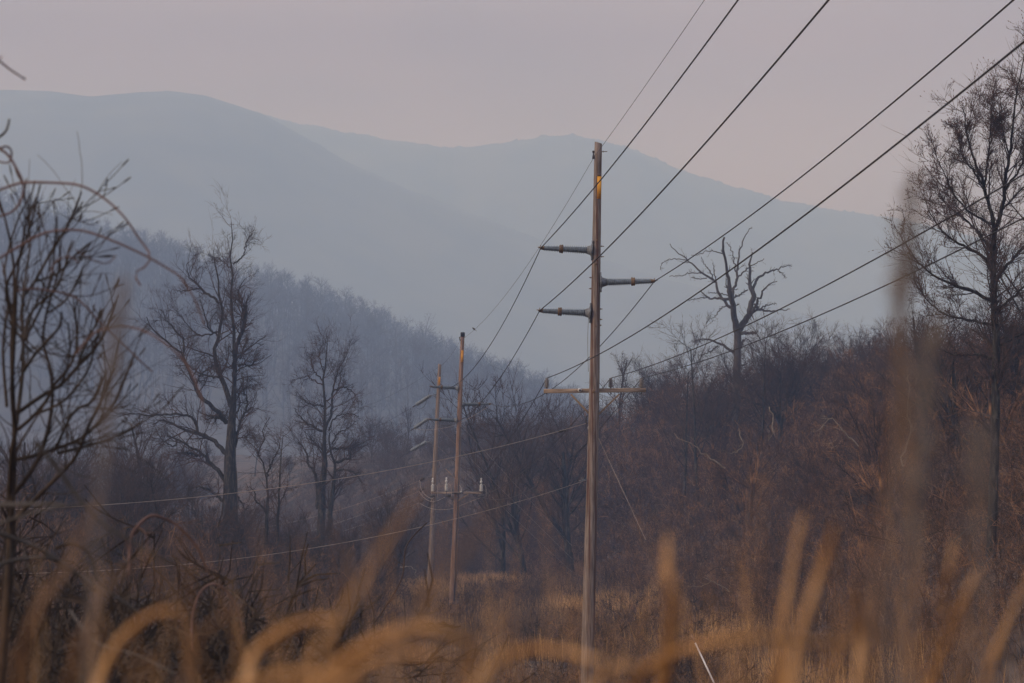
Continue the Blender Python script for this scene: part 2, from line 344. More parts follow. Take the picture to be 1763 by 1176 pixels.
# --- traced trees: limb polylines in photograph pixels (x, y, width), standing at their own distance with real depth
def traced_tree(name, label, cat, D, limbs, seed, spread=.45, dens=1.0, lens=1.0, twig='twig', bark='bark', buds=False, fine=3, up=.06, root=None, wob=.17, ty=0.0):
    set_np_seed(seed); g = rng; s = D / F; NP = 22; Ps, Rs = [], []; ends = []
    for li, L in enumerate(limbs):
        L = [tuple(p) if len(p) == 3 else (p[0], p[1], None) for p in L]
        x = np.array([p[0] for p in L], float); y = np.array([p[1] for p in L], float)
        w = [p[2] for p in L]; w0 = w[0] if w[0] else 3; w1 = w[-1] if w[-1] else max(w0 * .3, .9)
        q = resample(np.stack([x, y], 1), NP); q[1:] += g.normal(0, .9 if li else .7, (NP - 1, 2)); wd = np.linspace(w0, w1, NP)
        known = [(i, v) for i, v in enumerate(w) if v]
        if len(known) > 2: wd = np.interp(np.linspace(0, len(w) - 1, NP), [k for k, _ in known], [v for _, v in known])
        # depth: join the nearest earlier limb, then lean towards or away from the camera
        d0 = 0.0; slope = 0.0
        if li:
            best = 1e9
            for qq, dd in ends:
                dist = np.hypot(qq[:, 0] - q[0, 0], qq[:, 1] - q[0, 1]); k = dist.argmin()
                if dist[k] < best: best = dist[k]; d0 = dd[k]
            slope = g.uniform(-1, 1) * spread
        ln = np.r_[0, np.cumsum(np.hypot(*np.diff(q, axis=0).T))] * s
        dep = d0 + slope * ln + .12 * np.sin(ln * 1.3 + li) * (li > 0) * np.minimum(ln, 1)
        ends.append((q, dep))
        P = np.array([at(a, b, D + dd) for (a, b), dd in zip(q, dep)]); Ps.append(P); Rs.append(wd * .54 * s)
    P = np.array(Ps); R = np.array(Rs)
    base = P[0, 0].copy()
    trunk_sel = R[:, 0] > 3.0 * s * .5
    if dens > 0:
        LP = plen(P); keep = np.ones(len(P), bool); keep[0] = False
        L1, r1 = sprout(P[keep], R[keep], int(11 * dens), .15, 1., (40, 14), np.clip(LP[keep] * .55, 1.2, 3.4) * lens, 7, wob * .8, up * .6, .42, taper=.2, rmin=.014)
        Lt, rt = sprout(P[:1], R[:1], int(26 * dens), ty if ty else .5, 1., (48, 14), 2.8 * lens, 7, wob, up, .3, taper=.3, rmin=.014)
        L1 = np.concatenate([L1, Lt]); r1 = np.concatenate([r1, np.minimum(rt, .05)])
        L2, r2 = sprout(L1, r1, 6, .12, 1., (38, 13), plen(L1) * .62, 5, wob * .7, up * .6, .6, taper=.2, rmin=.008)
        lv = [(L1, r1, 4), (L2, r2, 3)]
        tips = L2
        if fine >= 3:
            L3, r3 = sprout(L2, r2, 4, .1, .95, (34, 12), plen(L2) * .72, 4, wob * .6, up * .6, .7, taper=.1, rmin=.0062); lv.append((L3, r3, 2)); tips = L3
        if fine >= 4:
            L4, r4 = sprout(L3, r3, 2, .1, .9, (30, 10), plen(L3) * .75, 3, .1, up, .8, taper=.1, rmin=.005); lv.append((L4, r4, 2)); tips = L4
    else:
        L1, r1 = sprout(P, R, 7, .25, 1., (45, 14), np.minimum(plen(P) * .2, 1.3), 6, .24, .02, .35, taper=.3, rmin=.012)
        L2, r2 = sprout(L1, r1, 3, .25, 1., (42, 14), plen(L1) * .55, 5, .24, .02, .6, rmin=.009)
        lv = [(L1, r1, 3), (L2, r2, 3)]
    t = thing(name, base, label, cat)
    off = base
    tr = mk_mesh(name + '_trunk', *(lambda V, Q: (V - off, Q))(*tubes(P[trunk_sel], R[trunk_sel], 9)))
    link('trunk', tr, M[bark], t, smooth=True)
    rest = ([(P[~trunk_sel], R[~trunk_sel], 6)] if (~trunk_sel).any() else []) + lv
    V, Q = merge([tubes(*x) for x in rest]); link('crown', mk_mesh(name + '_crown', V - off, Q), M[twig], t)
    if buds:
        E = tips[:, -1]; Dn = tips[:, -1] - tips[:, -2]; Dn /= np.linalg.norm(Dn, axis=1, keepdims=True) + 1e-9
        mid = tips[:, tips.shape[1] // 2]; E = np.concatenate([E, mid]); Dn = np.concatenate([Dn, Dn]); kp = rng.random(len(E)) < .3; E = E[kp]; Dn = Dn[kp]
        BP = np.stack([E - Dn * .02, E + Dn * .015, E + Dn * .05], 1); BR = np.tile(np.array([.006, .013, .003]), (len(E), 1)) * rng.uniform(.5, 1.5, (len(E), 1))
        V, Q = tubes(BP, BR, 3); link('buds', mk_mesh('buds', V - off, Q), M['buds'], t)['kind'] = 'stuff'
    return t

TREE_A = [
 [(397, 1045, 32), (397, 950, 29), (397, 870, 27), (396, 800, 26), (398, 740, 24), (402, 690, 21), (404, 650, 16), (404, 615, 12), (401, 562, 7), (398, 522, 6), (399, 479, 5), (402, 455, 4), (395, 436, 3), (402, 408, 2), (398, 381, 1)],
 [(398, 700, 9), (390, 671), (376, 640), (370, 605), (376, 581), (382, 536), (377, 508), (375, 479), (371, 455), (368, 432, 1.2)],
 [(404, 650, 8), (407, 598), (417, 570), (423, 541, 6), (424, 527, 5)],
 [(418, 560, 3), (418, 531), (410, 508), (413, 493), (423, 480, 1)],
 [(402, 455, 3), (418, 441), (424, 417), (434, 403, 1)],
 [(398, 462, 2.5), (386, 452), (371, 443, 1)],
 [(377, 522, 4.5), (364, 510), (352, 503), (338, 488), (324, 474), (321, 452, 1)],
 [(345, 497, 3), (325, 500), (305, 502, 1)],
 [(380, 580, 3.5), (360, 565), (352, 538), (343, 517, 1)],
 [(376, 572, 3), (345, 577), (325, 562), (312, 545, 1)],
 [(390, 728, 8), (367, 701), (343, 680), (331, 654), (319, 627), (314, 610), (297, 598), (279, 581), (264, 570), (252, 548, 1.2)],
 [(315, 612, 4), (317, 586), (302, 570), (283, 546), (281, 535, 1)],
 [(337, 662, 4), (349, 642), (367, 630, 1.5)],
 [(379, 651, 3.5), (352, 645), (328, 633), (305, 628, 1)],
 [(390, 781, 8), (375, 766), (357, 752), (337, 746), (313, 737), (295, 728), (280, 723), (262, 731, 1.5)],
 [(340, 745, 5), (338, 730), (326, 716), (305, 713), (289, 713), (257, 716), (227, 711), (205, 718, 1)],
 [(389, 832, 8), (380, 815), (367, 802), (349, 784), (328, 770), (301, 755), (286, 748, 1.5)],
 [(345, 784, 5), (330, 781), (316, 780, 3)],
 [(305, 757, 3), (302, 768), (285, 762), (270, 745, 1)],
 [(390, 728, 6), (378, 719), (370, 718), (361, 716, 4)],
 [(386, 865, 6), (370, 850), (349, 838), (330, 840, 1.5)],
 [(404, 770, 6), (411, 737), (423, 710), (435, 701, 2)],
 [(424, 710, 4), (426, 689), (420, 671), (435, 662, 1)],
 [(410, 630, 3.5), (420, 627), (429, 630), (441, 621, 2)],
 [(412, 618, 3), (420, 600), (426, 583, 2)],
 [(406, 755, 2.5), (420, 752), (435, 746, 1)],
 [(405, 850, 3), (420, 874), (417, 895, 1.5)],
 [(408, 712, 3), (413, 695), (411, 680), (424, 668, 1)]]
traced_tree('bare_tree', 'tall dark bare tree with twisting limbs and broken stubs, tallest left of the poles', 'tree', 200, TREE_A, 41, fine=4, dens=1.25, lens=.85)
TREE_B = [
 [(553, 1030, 17), (553, 960, 15), (553, 881, 14), (557, 810, 12), (559, 746, 10), (559, 703, 6), (557, 667, 4.5), (560, 631, 3), (564, 590, 1)],
 [(560, 740, 5), (571, 703), (573, 674), (580, 642), (594, 617), (600, 600, 1)],
 [(573, 674, 3.5), (591, 667), (603, 672), (613, 681, 1)],
 [(557, 699, 3), (533, 695), (516, 681, 1)], [(555, 656, 2.5), (537, 631), (537, 606, 1)], [(555, 663, 2.5), (530, 649), (507, 655, 1)],
 [(555, 742, 4), (533, 731), (516, 717), (508, 703, 1)],
 [(548, 876, 8), (546, 831), (538, 808), (530, 796), (526, 774), (512, 760, 1.5)],
 [(567, 930, 9), (569, 890), (573, 846, 8), (576, 800, 6), (571, 781), (567, 765), (566, 745, 2)],
 [(576, 797, 5), (590, 791), (602, 789), (605, 774), (618, 765), (636, 757, 1)],
 [(576, 810, 4), (601, 810), (615, 820), (624, 832, 1)],
 [(572, 772, 4), (590, 772), (606, 771, 2)], [(566, 742, 3), (575, 720), (600, 712), (618, 718, 1)],
 [(572, 765, 3), (583, 745), (598, 738), (612, 725, 1)], [(562, 690, 2.5), (576, 680), (586, 655), (583, 630, 1)], [(559, 640, 2), (550, 618), (553, 596, 1)]]
traced_tree('bare_tree', 'bare double trunked tree with a rounded crown, between the tall dark tree and the poles', 'tree', 230, TREE_B, 52, fine=4, dens=1.15, lens=.85)
TREE_S = [
 [(455, 1010, 9), (455, 964), (460, 881, 7), (459, 824, 5), (446, 781, 3.5), (455, 760), (453, 739), (466, 718, 1)],
 [(460, 820, 3.5), (466, 800), (476, 781), (482, 765, 1)], [(459, 885, 4), (450, 870), (440, 862), (436, 845), (425, 835, 1)], [(448, 785, 2), (438, 770), (430, 762, 1)],
 [(460, 860, 2), (475, 850), (480, 838, 1)], [(457, 900, 2), (470, 893), (482, 885, 1)]]
traced_tree('small_bare_tree', 'small crooked bare tree with a thin forked top, right of the tall dark tree', 'tree', 175, TREE_S, 53, fine=3, dens=.5, lens=.7)
TREE_T = [[(476, 1010, 6), (478, 940), (480, 850, 4), (484, 790), (488, 750, 1)], [(480, 870, 2.5), (490, 850), (496, 835, 1)], [(479, 900, 2), (470, 870), (466, 850, 1)]]
traced_tree('small_bare_tree', 'slender straight bare sapling close beside the crooked small tree', 'tree', 172, TREE_T, 54, fine=3, dens=.7, lens=.7)
TREE_C = [
 [(1266, 760, 15), (1268, 673, 13), (1269, 622, 13), (1270, 584, 12), (1270, 566, 12)],
 [(1269, 572, 11), (1265, 553), (1262, 528), (1258, 513, 8), (1255, 487, 5), (1250, 456, 4), (1245, 431, 4), (1246, 408, 3)],
 [(1260, 515, 5), (1262, 505), (1268, 482), (1270, 456), (1276, 426), (1286, 400), (1295, 392, 1)],
 [(1267, 468, 2.5), (1260, 431), (1250, 418, 1)], [(1267, 482, 3), (1286, 464), (1304, 451), (1316, 447, 1)],
 [(1258, 530, 5), (1240, 508), (1230, 487), (1209, 469), (1186, 449), (1168, 434), (1152, 420, 1)],
 [(1209, 469, 2), (1181, 472), (1154, 476, 1)], [(1217, 479, 2), (1205, 480), (1191, 478, 1)],
 [(1184, 448, 1.8), (1158, 446), (1141, 453), (1137, 465, .8)], [(1230, 487, 2.5), (1222, 466), (1212, 454), (1208, 444, 1)], [(1232, 485, 2), (1230, 468), (1228, 452, 1)],
 [(1245, 437, 2), (1222, 432), (1205, 437), (1189, 441, .8)], [(1258, 515, 5), (1240, 514), (1222, 513), (1207, 502, 1.5)], [(1222, 512, 2), (1205, 513), (1186, 518, .8)], [(1255, 508, 2), (1235, 505), (1218, 504, 1)],
 [(1256, 526, 2.5), (1242, 530), (1234, 541), (1223, 550, 1)],
 [(1270, 570, 11), (1286, 548), (1292, 530), (1297, 508, 8), (1290, 487, 5), (1292, 454, 4), (1295, 434, 1.5)],
 [(1296, 500, 5), (1302, 482), (1314, 472), (1337, 465), (1355, 457), (1364, 458, 1)], [(1339, 467, 1.6), (1347, 470), (1351, 478, .8)],
 [(1292, 540, 5), (1299, 530), (1309, 510), (1322, 492), (1339, 483, 1.2)], [(1290, 545, 5), (1304, 533), (1324, 536), (1345, 535), (1360, 531, 1)],
 [(1305, 533, 3), (1320, 526), (1337, 522, 1)], [(1262, 513, 3), (1274, 507), (1286, 499, 2)], [(1272, 573, 6), (1285, 573), (1301, 574, 4)],
 [(1264, 607, 5), (1242, 594), (1222, 584), (1205, 585), (1191, 587, 1)], [(1236, 595, 3), (1220, 606), (1204, 613, 1)],
 [(1304, 533, 4), (1303, 525), (1305, 518, 2.5)], [(1280, 585, 3), (1276, 600), (1283, 583), (1295, 590, 1)]]
traced_tree('dead_tree', 'dead forked tree with stubby broken limbs against the sky, right of the near pole', 'tree', 262, TREE_C, 61, dens=0, twig='deadwood', bark='deadwood', spread=.5)
TREE_D = [
 [(1706, 960, 17), (1710, 860, 16), (1713, 760, 15), (1715, 640, 14), (1714, 560, 13), (1711, 500, 12), (1710, 440, 10), (1713, 395, 8)],
 [(1713, 398, 7), (1706, 365), (1693, 315), (1676, 270), (1664, 225), (1658, 185, 1.5)],
 [(1713, 398, 7), (1728, 350), (1730, 310), (1740, 260), (1745, 200), (1752, 150), (1764, 95, 1.5)],
 [(1706, 385, 4), (1675, 370), (1644, 337), (1622, 290), (1606, 262, 1)], [(1697, 330, 4), (1680, 300), (1655, 262), (1648, 215, 1)],
 [(1695, 320, 4), (1700, 280), (1705, 230), (1707, 170, 1)], [(1738, 270, 3), (1725, 215), (1722, 165, 1)],
 [(1710, 470, 6), (1690, 440), (1660, 425), (1625, 400), (1600, 365), (1590, 335, 1)],
 [(1711, 520, 6), (1670, 500), (1620, 482), (1590, 460), (1565, 430), (1554, 398, 1)], [(1711, 560, 5), (1665, 550), (1625, 540), (1595, 515), (1572, 480, 1)],
 [(1712, 445, 5), (1685, 400), (1655, 372), (1628, 350), (1612, 320, 1)],
 [(1714, 480, 6), (1745, 445), (1785, 400), (1810, 350, 1)], [(1714, 540, 5), (1750, 505), (1795, 470), (1830, 430, 1)], [(1730, 330, 4), (1755, 290), (1780, 240), (1790, 190, 1)],
 [(1714, 600, 5), (1750, 580), (1790, 560), (1830, 540, 1)], [(1714, 620, 5), (1680, 610), (1640, 610), (1600, 590, 1)], [(1722, 365, 4), (1745, 340), (1775, 310), (1800, 270, 1)]]
traced_tree('budding_tree', 'large dark tree with upswept branches and red brown buds at the right edge', 'tree', 104, TREE_D, 71, dens=1.75, twig='bud_twig', buds=True, fine=4, up=.12, lens=.52, spread=.6, wob=.12)

# --- trees on the skyline of the right slope and behind the meadow
TM = {}
for nm, H, st, sd in (('vase1', 10, 'vase', 101), ('vase2', 10, 'vase', 102), ('round1', 10, 'round', 103), ('tall1', 10, 'tall', 104), ('tall2', 10, 'tall', 105), ('spin1', 10, 'spindly', 106), ('round2', 10, 'round', 107)):
    TM[nm] = make_template(nm, H, st, sd, 2)
TM['fan'] = make_template('fan', 10, 'vase', 108, 1)
GR_SKY = 'bare trees on the skyline of the brushy slope'
GR_VAL = 'hazy bare trees of the valley behind the poles'
GR_LEFT = 'bare trees of the left thicket'
def place(tn, px, topy, D, group, label, cat='tree', name='bare_tree'):
    X = at(px, 588, D)[0]; zb = float(gz(X, D)); H = at(px, topy, D)[2] - zb
    t = template_tree(name, TM[tn], (X, D, zb), label, cat, group, random.uniform(0, 6.28), H / TOP[TM[tn][0].name])
    return t
random.seed(5)
place('fan', 908, 604, 250, GR_SKY, 'tall bare tree with a fan of upright twigs, between the middle pole and near pole')
place('fan', 868, 650, 262, GR_SKY, 'lower bare tree with long rising stems beside the middle pole')
place('round1', 985, 632, 250, GR_SKY, 'rounded bare tree partly hidden by the left end of the wooden crossarm')
place('tall1', 1062, 592, 307, GR_SKY, 'bare tree with dense crown just right of the near pole above its crossarm')
place('vase2', 1105, 590, 302, GR_SKY, 'spreading bare tree rising behind the right end of the crossarm')
place('vase1', 1148, 584, 320, GR_SKY, 'tightly twigged bare tree halfway between the near pole and the dead tree')
place('spin1', 1203, 530, 243, GR_SKY, 'thin straight pointed tree immediately left of the dead tree')
place('spin1', 1176, 582, 250, GR_SKY, 'slim young tree, second to the left of the dead tree')
place('vase2', 1226, 560, 256, GR_SKY, 'light twiggy young tree overlapping the left side of the dead tree')
place('spin1', 1306, 528, 237, GR_SKY, 'thin young tree rising just right of the dead tree')
place('vase1', 1342, 500, 243, GR_SKY, 'bare tree with many vertical shoots right of the dead tree, taller of the pair')
place('vase2', 1378, 515, 251, GR_SKY, 'bare tree with vertical shoots right of the dead tree, second of the pair')
place('round2', 1418, 572, 262, GR_SKY, 'low twisted bare tree under the two lowest wires')
place('round1', 1470, 540, 275, GR_SKY, 'broad rounded bare tree crown between the dead tree and the budding tree')
place('round2', 1510, 545, 266, GR_SKY, 'broad twisted bare crown, nearer the budding tree')
place('vase1', 1548, 505, 230, GR_SKY, 'bushy bare tree touching the left side of the budding tree')
place('tall2', 1590, 500, 160, GR_SKY, 'dark bare tree crowded below the left limbs of the budding tree')
place('round1', 1640, 480, 150, GR_SKY, 'dark dense bare tree directly behind the left limbs of the budding tree')
place('spin1', 1815, 30, 125, GR_SKY, 'bare tree mostly beyond the right edge with only its left twigs showing high up')
place('round2', 1755, 470, 150, GR_SKY, 'dark bare tree behind the trunk of the budding tree, right side')
ORD = 'leftmost,second,third,fourth,fifth,sixth,seventh,eighth,ninth,tenth,eleventh,twelfth,thirteenth,fourteenth,fifteenth,sixteenth,seventeenth,eighteenth,nineteenth,twentieth,twenty first,twenty second'.split(',')
def nth(k): return 'leftmost' if k == 0 else ORD[k] + ' from the left'
for i, (px, ty, D, tn) in enumerate(sorted([(640, 690, 300, 'vase1'), (668, 712, 285, 'vase2'), (700, 690, 330, 'tall2'), (724, 735, 300, 'vase1'), (615, 745, 290, 'vase2'), (590, 760, 300, 'round1'), (500, 770, 300, 'vase1'), (520, 740, 330, 'tall1'), (760, 690, 320, 'vase2'), (800, 715, 300, 'round2'), (830, 700, 290, 'vase1'), (470, 760, 310, 'vase2'), (440, 740, 320, 'tall2'), (300, 720, 310, 'vase1'), (340, 735, 290, 'vase2'), (560, 725, 340, 'tall2'), (780, 745, 280, 'vase1'), (745, 760, 270, 'round1')])):
    place(tn, px, ty, D * 1.45, GR_VAL, nth(i) + ' of the grey hazy bare trees on the valley floor')
for i, (px, ty, D, tn) in enumerate(sorted([(130, 690, 190, 'vase1'), (165, 715, 180, 'vase2'), (205, 668, 210, 'vase1'), (262, 690, 225, 'tall1'), (300, 765, 180, 'round1'), (235, 745, 170, 'vase2'), (100, 735, 165, 'round2'), (60, 700, 200, 'vase1'), (30, 720, 190, 'tall2'), (350, 800, 165, 'vase2'), (420, 800, 190, 'vase1'), (520, 850, 170, 'vase2'), (590, 840, 180, 'vase1'), (640, 830, 190, 'round1'), (690, 800, 210, 'vase2'), (275, 860, 130, 'vase1'), (180, 850, 120, 'round2')])):
    place(tn, px, ty, D, GR_LEFT, nth(i) + ' of the small bare trees crowded in the lower left thicket')

# small trees through the thicket of the right-hand slope: separate trees, shared meshes
TS = {k: make_template('slope_' + k, 10, st, sd, 1, 'brush', 'brush') for k, st, sd in (('a', 'vase', 201), ('b', 'vase', 202), ('c', 'round', 203), ('d', 'vase', 204))}
GR_SL = 'small bare trees tangled in the thicket of the right slope'
g1 = np.random.default_rng(88); k = 0
while k < 60:
    D = g1.uniform(130, 300); px = g1.uniform(830, 1800); X = (px - 881.5) / F * D; s = float(foot_dist(X, D))
    if s < 9: continue
    H = g1.uniform(4.5, 8.5); zb = float(gz(X, D))
    top = CZ + (HORIZON - (575 if px > 1300 else 625)) / F * D
    if top < zb + H: H = top - zb
    if H < 3: continue
    template_tree('slope_tree', TS['abcd'[g1.integers(4)]], (X, D, zb), 'small reddish brown bare tree tangled in the thicket of the right hand slope', 'tree', GR_SL, g1.uniform(0, 6.28), H / TOP[TS['abcd'[0]][0].name]); k += 1

# ------------------------------------------------------------------ brush: thickets nobody could count
def bush_template(seed, h=3.6, stems=9, thick=.013, tangle=.3, quality=1):
    set_np_seed(seed); g = rng
    s = np.c_[g.normal(0, .45, (stems, 2)), np.full(stems, -.2)]; d = np.c_[g.normal(0, .38, (stems, 2)), np.ones(stems)]
    P, R = grow(s, d, g.uniform(.55, 1.05, stems) * h, g.uniform(.7, 1.5, stems) * thick, 6, .17, .0, .4, .05)
    A, a = sprout(P, R, 6, .15, 1., (45, 18), h * .42, 4, tangle, .03, .6, curl=.1, rmin=.008)
    B, b = sprout(A, a, 4, .1, 1., (45, 18), h * .22, 3, tangle, .02, .7, rmin=.0065)
    lv = [(P, R, 3), (A, a, 2), (B, b, 2)]
    if quality > 1: C_, c = sprout(B, b, 2, .1, 1., (40, 15), h * .12, 2, tangle, .02, .8, rmin=.0055); lv.append((C_, c, 2))
    return merge([tubes(*x) for x in lv])
def scatter(name, temps, pos, rot, scl, mat, label=None, cat=None, zs=None):
    parts = []; o = 0; Vs = []; Fs = []
    pick = rng.integers(0, len(temps), len(pos))
    for ti, (V, Q) in enumerate(temps):
        ids = np.nonzero(pick == ti)[0]
        if not len(ids): continue
        c, s = np.cos(rot[ids])[:, None], np.sin(rot[ids])[:, None]; sc = scl[ids][:, None]
        x = (V[None, :, 0] * c - V[None, :, 1] * s) * sc + pos[ids, 0:1]; y = (V[None, :, 0] * s + V[None, :, 1] * c) * sc + pos[ids, 1:2]
        z = V[None, :, 2] * (zs[ids][:, None] if zs is not None else sc) + pos[ids, 2:3]
        Vs.append(np.stack([x, y, z], -1).reshape(-1, 3).astype(np.float32)); n = len(V)
        Fs.append((Q[None] + (np.arange(len(ids)) * n)[:, None, None]).reshape(-1, 4) + o); o += n * len(ids)
    ob = link(name, mk_mesh(name, np.concatenate(Vs), np.concatenate(Fs)), mat); ob['kind'] = 'stuff'
    return tag(ob, label, cat)
def inview(x, y, pad=60):
    px = 881.5 + F * x / y; return (px > -pad) & (px < 1763 + pad)
BT = [bush_template(300 + i, tangle=.32) for i in range(7)]
set_np_seed(11)
def cand(n, d0, d1, x0=-100, x1=1870):
    D = np.sqrt(rng.uniform(d0 ** 2, d1 ** 2, n)); px = rng.uniform(x0, x1, n); X = (px - 881.5) / F * D; return X, D, px
X, D, px = cand(11000, 84, 320, -100, 2500); s = foot_dist(X, D)
keep = (s > 2.2 + 1.2 * np.sin(X * .9 + D * .2)) & (s < 48) & (rng.random(len(X)) < np.interp(D, [84, 200, 320], [1, .62, .45])); X, D = X[keep], D[keep]
n_ = len(X); sc = rng.uniform(.6, 1.3, n_) * (.6 + .45 * sstep(foot_dist(X, D) / 14)) * np.interp(D, [84, 180, 320], [.85, 1.1, 1.5]) * (1 + .3 * sstep((foot_dist(X, D) - 18) / 12)); pos = np.c_[X, D, gz(X, D)]
scatter('thicket', BT, pos, rng.uniform(0, 6.28, n_), sc, M['brush'], 'dense reddish brown tangle of bare brush covering the right hand slope', 'brush')
print('slope brush', n_)
PT = [bush_template(360 + i, h=3.4, stems=4, thick=.011, tangle=.36, quality=1) for i in range(4)]
pk = rng.permutation(n_)[:520]; scatter('pale_twigs', PT, pos[pk] + [[.5, -.6, .1]], rng.uniform(0, 6.28, 520), sc[pk] * 1.05, M['brush_pale'], 'paler tan dead twigs showing through the brown tangle of the slope', 'brush')
set_np_seed(12)
X, D, px = cand(4300, 70, 270, -700, 900); s = foot_dist(X, D)
lim = np.interp(D, [70, 100, 140, 190, 270], [640, 600, 610, 640, 700])
keep = (s < -2) & (px < lim + 40 * np.sin(D * .3)) & (rng.random(len(X)) < .62); X, D = X[keep], D[keep]; n_ = len(X)
hs = np.interp(D, [70, 100, 140, 270], [.7, .85, 1.25, 1.1]) * np.interp(px[keep], [0, 350, 650], [1.15, 1.0, .8])
scatter('bramble_thicket', BT, np.c_[X, D, gz(X, D)], rng.uniform(0, 6.28, n_), rng.uniform(.7, 1.25, n_) * hs, M['brush_left'], 'dark brown tangle of bare brambles and brush filling the lower left', 'brush')
print('left brush', n_)
set_np_seed(13)      # low brush on the far valley floor
X = rng.uniform(-75, 12, 1500); D = rng.uniform(262, 420, 1500); keep = inview(X, D) & (rng.random(1500) < .7); X, D = X[keep], D[keep]; n_ = len(X)
scatter('valley_brush', BT[:4], np.c_[X, D, gz(X, D)], rng.uniform(0, 6.28, n_), rng.uniform(1.0, 2.0, n_), M['twig'], 'hazy grey brown brush on the valley floor behind the bare trees', 'brush')

# meadow: dry tan grass tufts between brown weeds
def blades(pos, h, w, lean, seg=3):
    m = len(pos); d = np.c_[rng.normal(0, lean, (m, 2)), np.ones(m)]
    return grow(pos, d, h, w, seg + 1, .09, 0, .25)
def blade_stuff(name, pos, h, w, lean, mat, label):
    P, R = blades(pos, h, w, lean, 2); o = link(name, mk_mesh(name, *tubes(P, R, 2)), mat); o['kind'] = 'stuff'; tag(o, label, 'grass')
set_np_seed(14)
X, D, px = cand(260000, 78, 275, 380, 1800); s = foot_dist(X, D)
nz = fbm(X, D * .35, 5, .55, 3) + .25 * fbm(X, D, 6, 2.5, 2)
patch = np.zeros(len(X))
for cpx, cD, wp, wD in ((845, 248, 55, 22), (735, 215, 60, 22), (1080, 178, 75, 20), (1150, 205, 60, 18), (990, 190, 45, 14), (1240, 128, 90, 12), (1420, 98, 150, 10), (650, 185, 50, 18), (1320, 104, 90, 8)):
    patch = np.maximum(patch, np.exp(-((px - cpx) / wp) ** 2 - ((D - cD) / wD) ** 2))
tan = (nz + 1.2 * patch > .38) & (s < 5)
tx = rng.random(len(X))
band = np.exp(-((D - 215) / 38) ** 2) + .9 * np.exp(-((D - 155) / 26) ** 2)
t1 = tan & (tx < .85 * patch + .16)
pos = np.c_[X, D, gz(X, D)][t1]; n_ = len(pos)
blade_stuff('dry_grass', pos, rng.uniform(.6, 1.35, n_), rng.uniform(.006, .013, n_), .16, M['grass'], 'orange tan dry grass growing in tufts between the brown weeds')
t2 = (s < 6) & (tx > .42) & ~t1
pos = np.c_[X, D, gz(X, D)][t2]; n2 = len(pos)
blade_stuff('brown_weeds', pos, rng.uniform(.45, 1.25, n2) * (1 + .35 * np.sin(pos[:, 0] * .8) * np.sin(pos[:, 1] * .17)), rng.uniform(.005, .011, n2), .22, M['weed'], 'dull brown dead weeds covering the clearing around the poles')
print('blades', n_, n2)
WT = [bush_template(340 + i, h=1.3, stems=7, thick=.009, tangle=.25) for i in range(4)]
X, D, px = cand(2600, 88, 250, 480, 1500); s = foot_dist(X, D); keep = (s < 6) & (fbm(X, D * .4, 8, .5, 3) > .05); X, D = X[keep], D[keep]; n_ = len(X)
scatter('low_shrubs', WT, np.c_[X, D, gz(X, D)], rng.uniform(0, 6.28, n_), rng.uniform(.6, 1.7, n_), M['brush_left'], 'low twiggy brown shrubs scattered in the clearing', 'brush')

# ------------------------------------------------------------------ wood on the blue hillside
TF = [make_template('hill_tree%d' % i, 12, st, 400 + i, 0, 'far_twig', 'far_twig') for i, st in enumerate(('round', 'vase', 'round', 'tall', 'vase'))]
def light_tree(seed, H=12):
    set_np_seed(seed); P0, R0 = grow(np.zeros((1, 3)), np.array([[0, 0, 1.]]), np.array([H * .8]), np.array([.17]), 5, .06, .05, .3)
    A, a = sprout(P0, R0, 11, .3, 1., (42, 12), H * .38, 4, .15, .08, .55, rmin=.05)
    B, b = sprout(A, a, 6, .15, 1., (42, 14), H * .17, 3, .2, .05, .6, rmin=.032)
    C_, c = sprout(B, b, 3, .15, 1., (40, 14), H * .09, 2, .2, .05, .7, rmin=.024)
    return merge([tubes(P0, R0, 3), tubes(A, a, 2), tubes(B, b, 2), tubes(C_, c, 2)])
set_np_seed(15)
GR_H = 'trees of the blue hazy hillside wood'
KM = DM / 700
cx = np.concatenate([np.linspace(-125, 30, 60) + rng.normal(0, 1.2, 60), rng.uniform(-128, 30, 240)]) * KM
cy = np.concatenate([rng.uniform(688, 712, 60), rng.uniform(560, 700, 240)]) * KM
hsz = np.concatenate([rng.uniform(.35, 1.1, 60), rng.uniform(.55, .95, 240)]) * KM
for (pxx, sz) in ((650, 1.4), (640, .9), (728, 1.35), (520, 1.05), (505, .95), (612, 1.05), (560, .9)):
    j = np.argmin(np.abs(cx[:60] - (pxx - 881.5) / F * DM)); cx[j] = (pxx - 881.5) / F * DM; cy[j] = DM; hsz[j] = sz * KM
zz = mid_h(cx, cy)
for i in range(300):
    t = template_tree('hillside_tree', TF[int(rng.integers(5))], (cx[i], cy[i], zz[i] - .3), 'bare tree of the blue hazy wood covering the hillside beyond the valley', 'tree', GR_H, rng.uniform(0, 6.28), hsz[i])
LT = [light_tree(420 + i) for i in range(6)]
X = rng.uniform(-170, 75, 3900) * KM; Y = rng.uniform(400, 780, 3900) * KM; keep = inview(X, Y, 120) | (rng.random(3900) < .3); X, Y = X[keep], Y[keep]; n_ = len(X)
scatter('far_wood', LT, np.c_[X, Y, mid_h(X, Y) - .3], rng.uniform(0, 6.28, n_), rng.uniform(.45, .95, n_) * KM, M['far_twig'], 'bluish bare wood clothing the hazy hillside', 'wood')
print('far wood', n_)
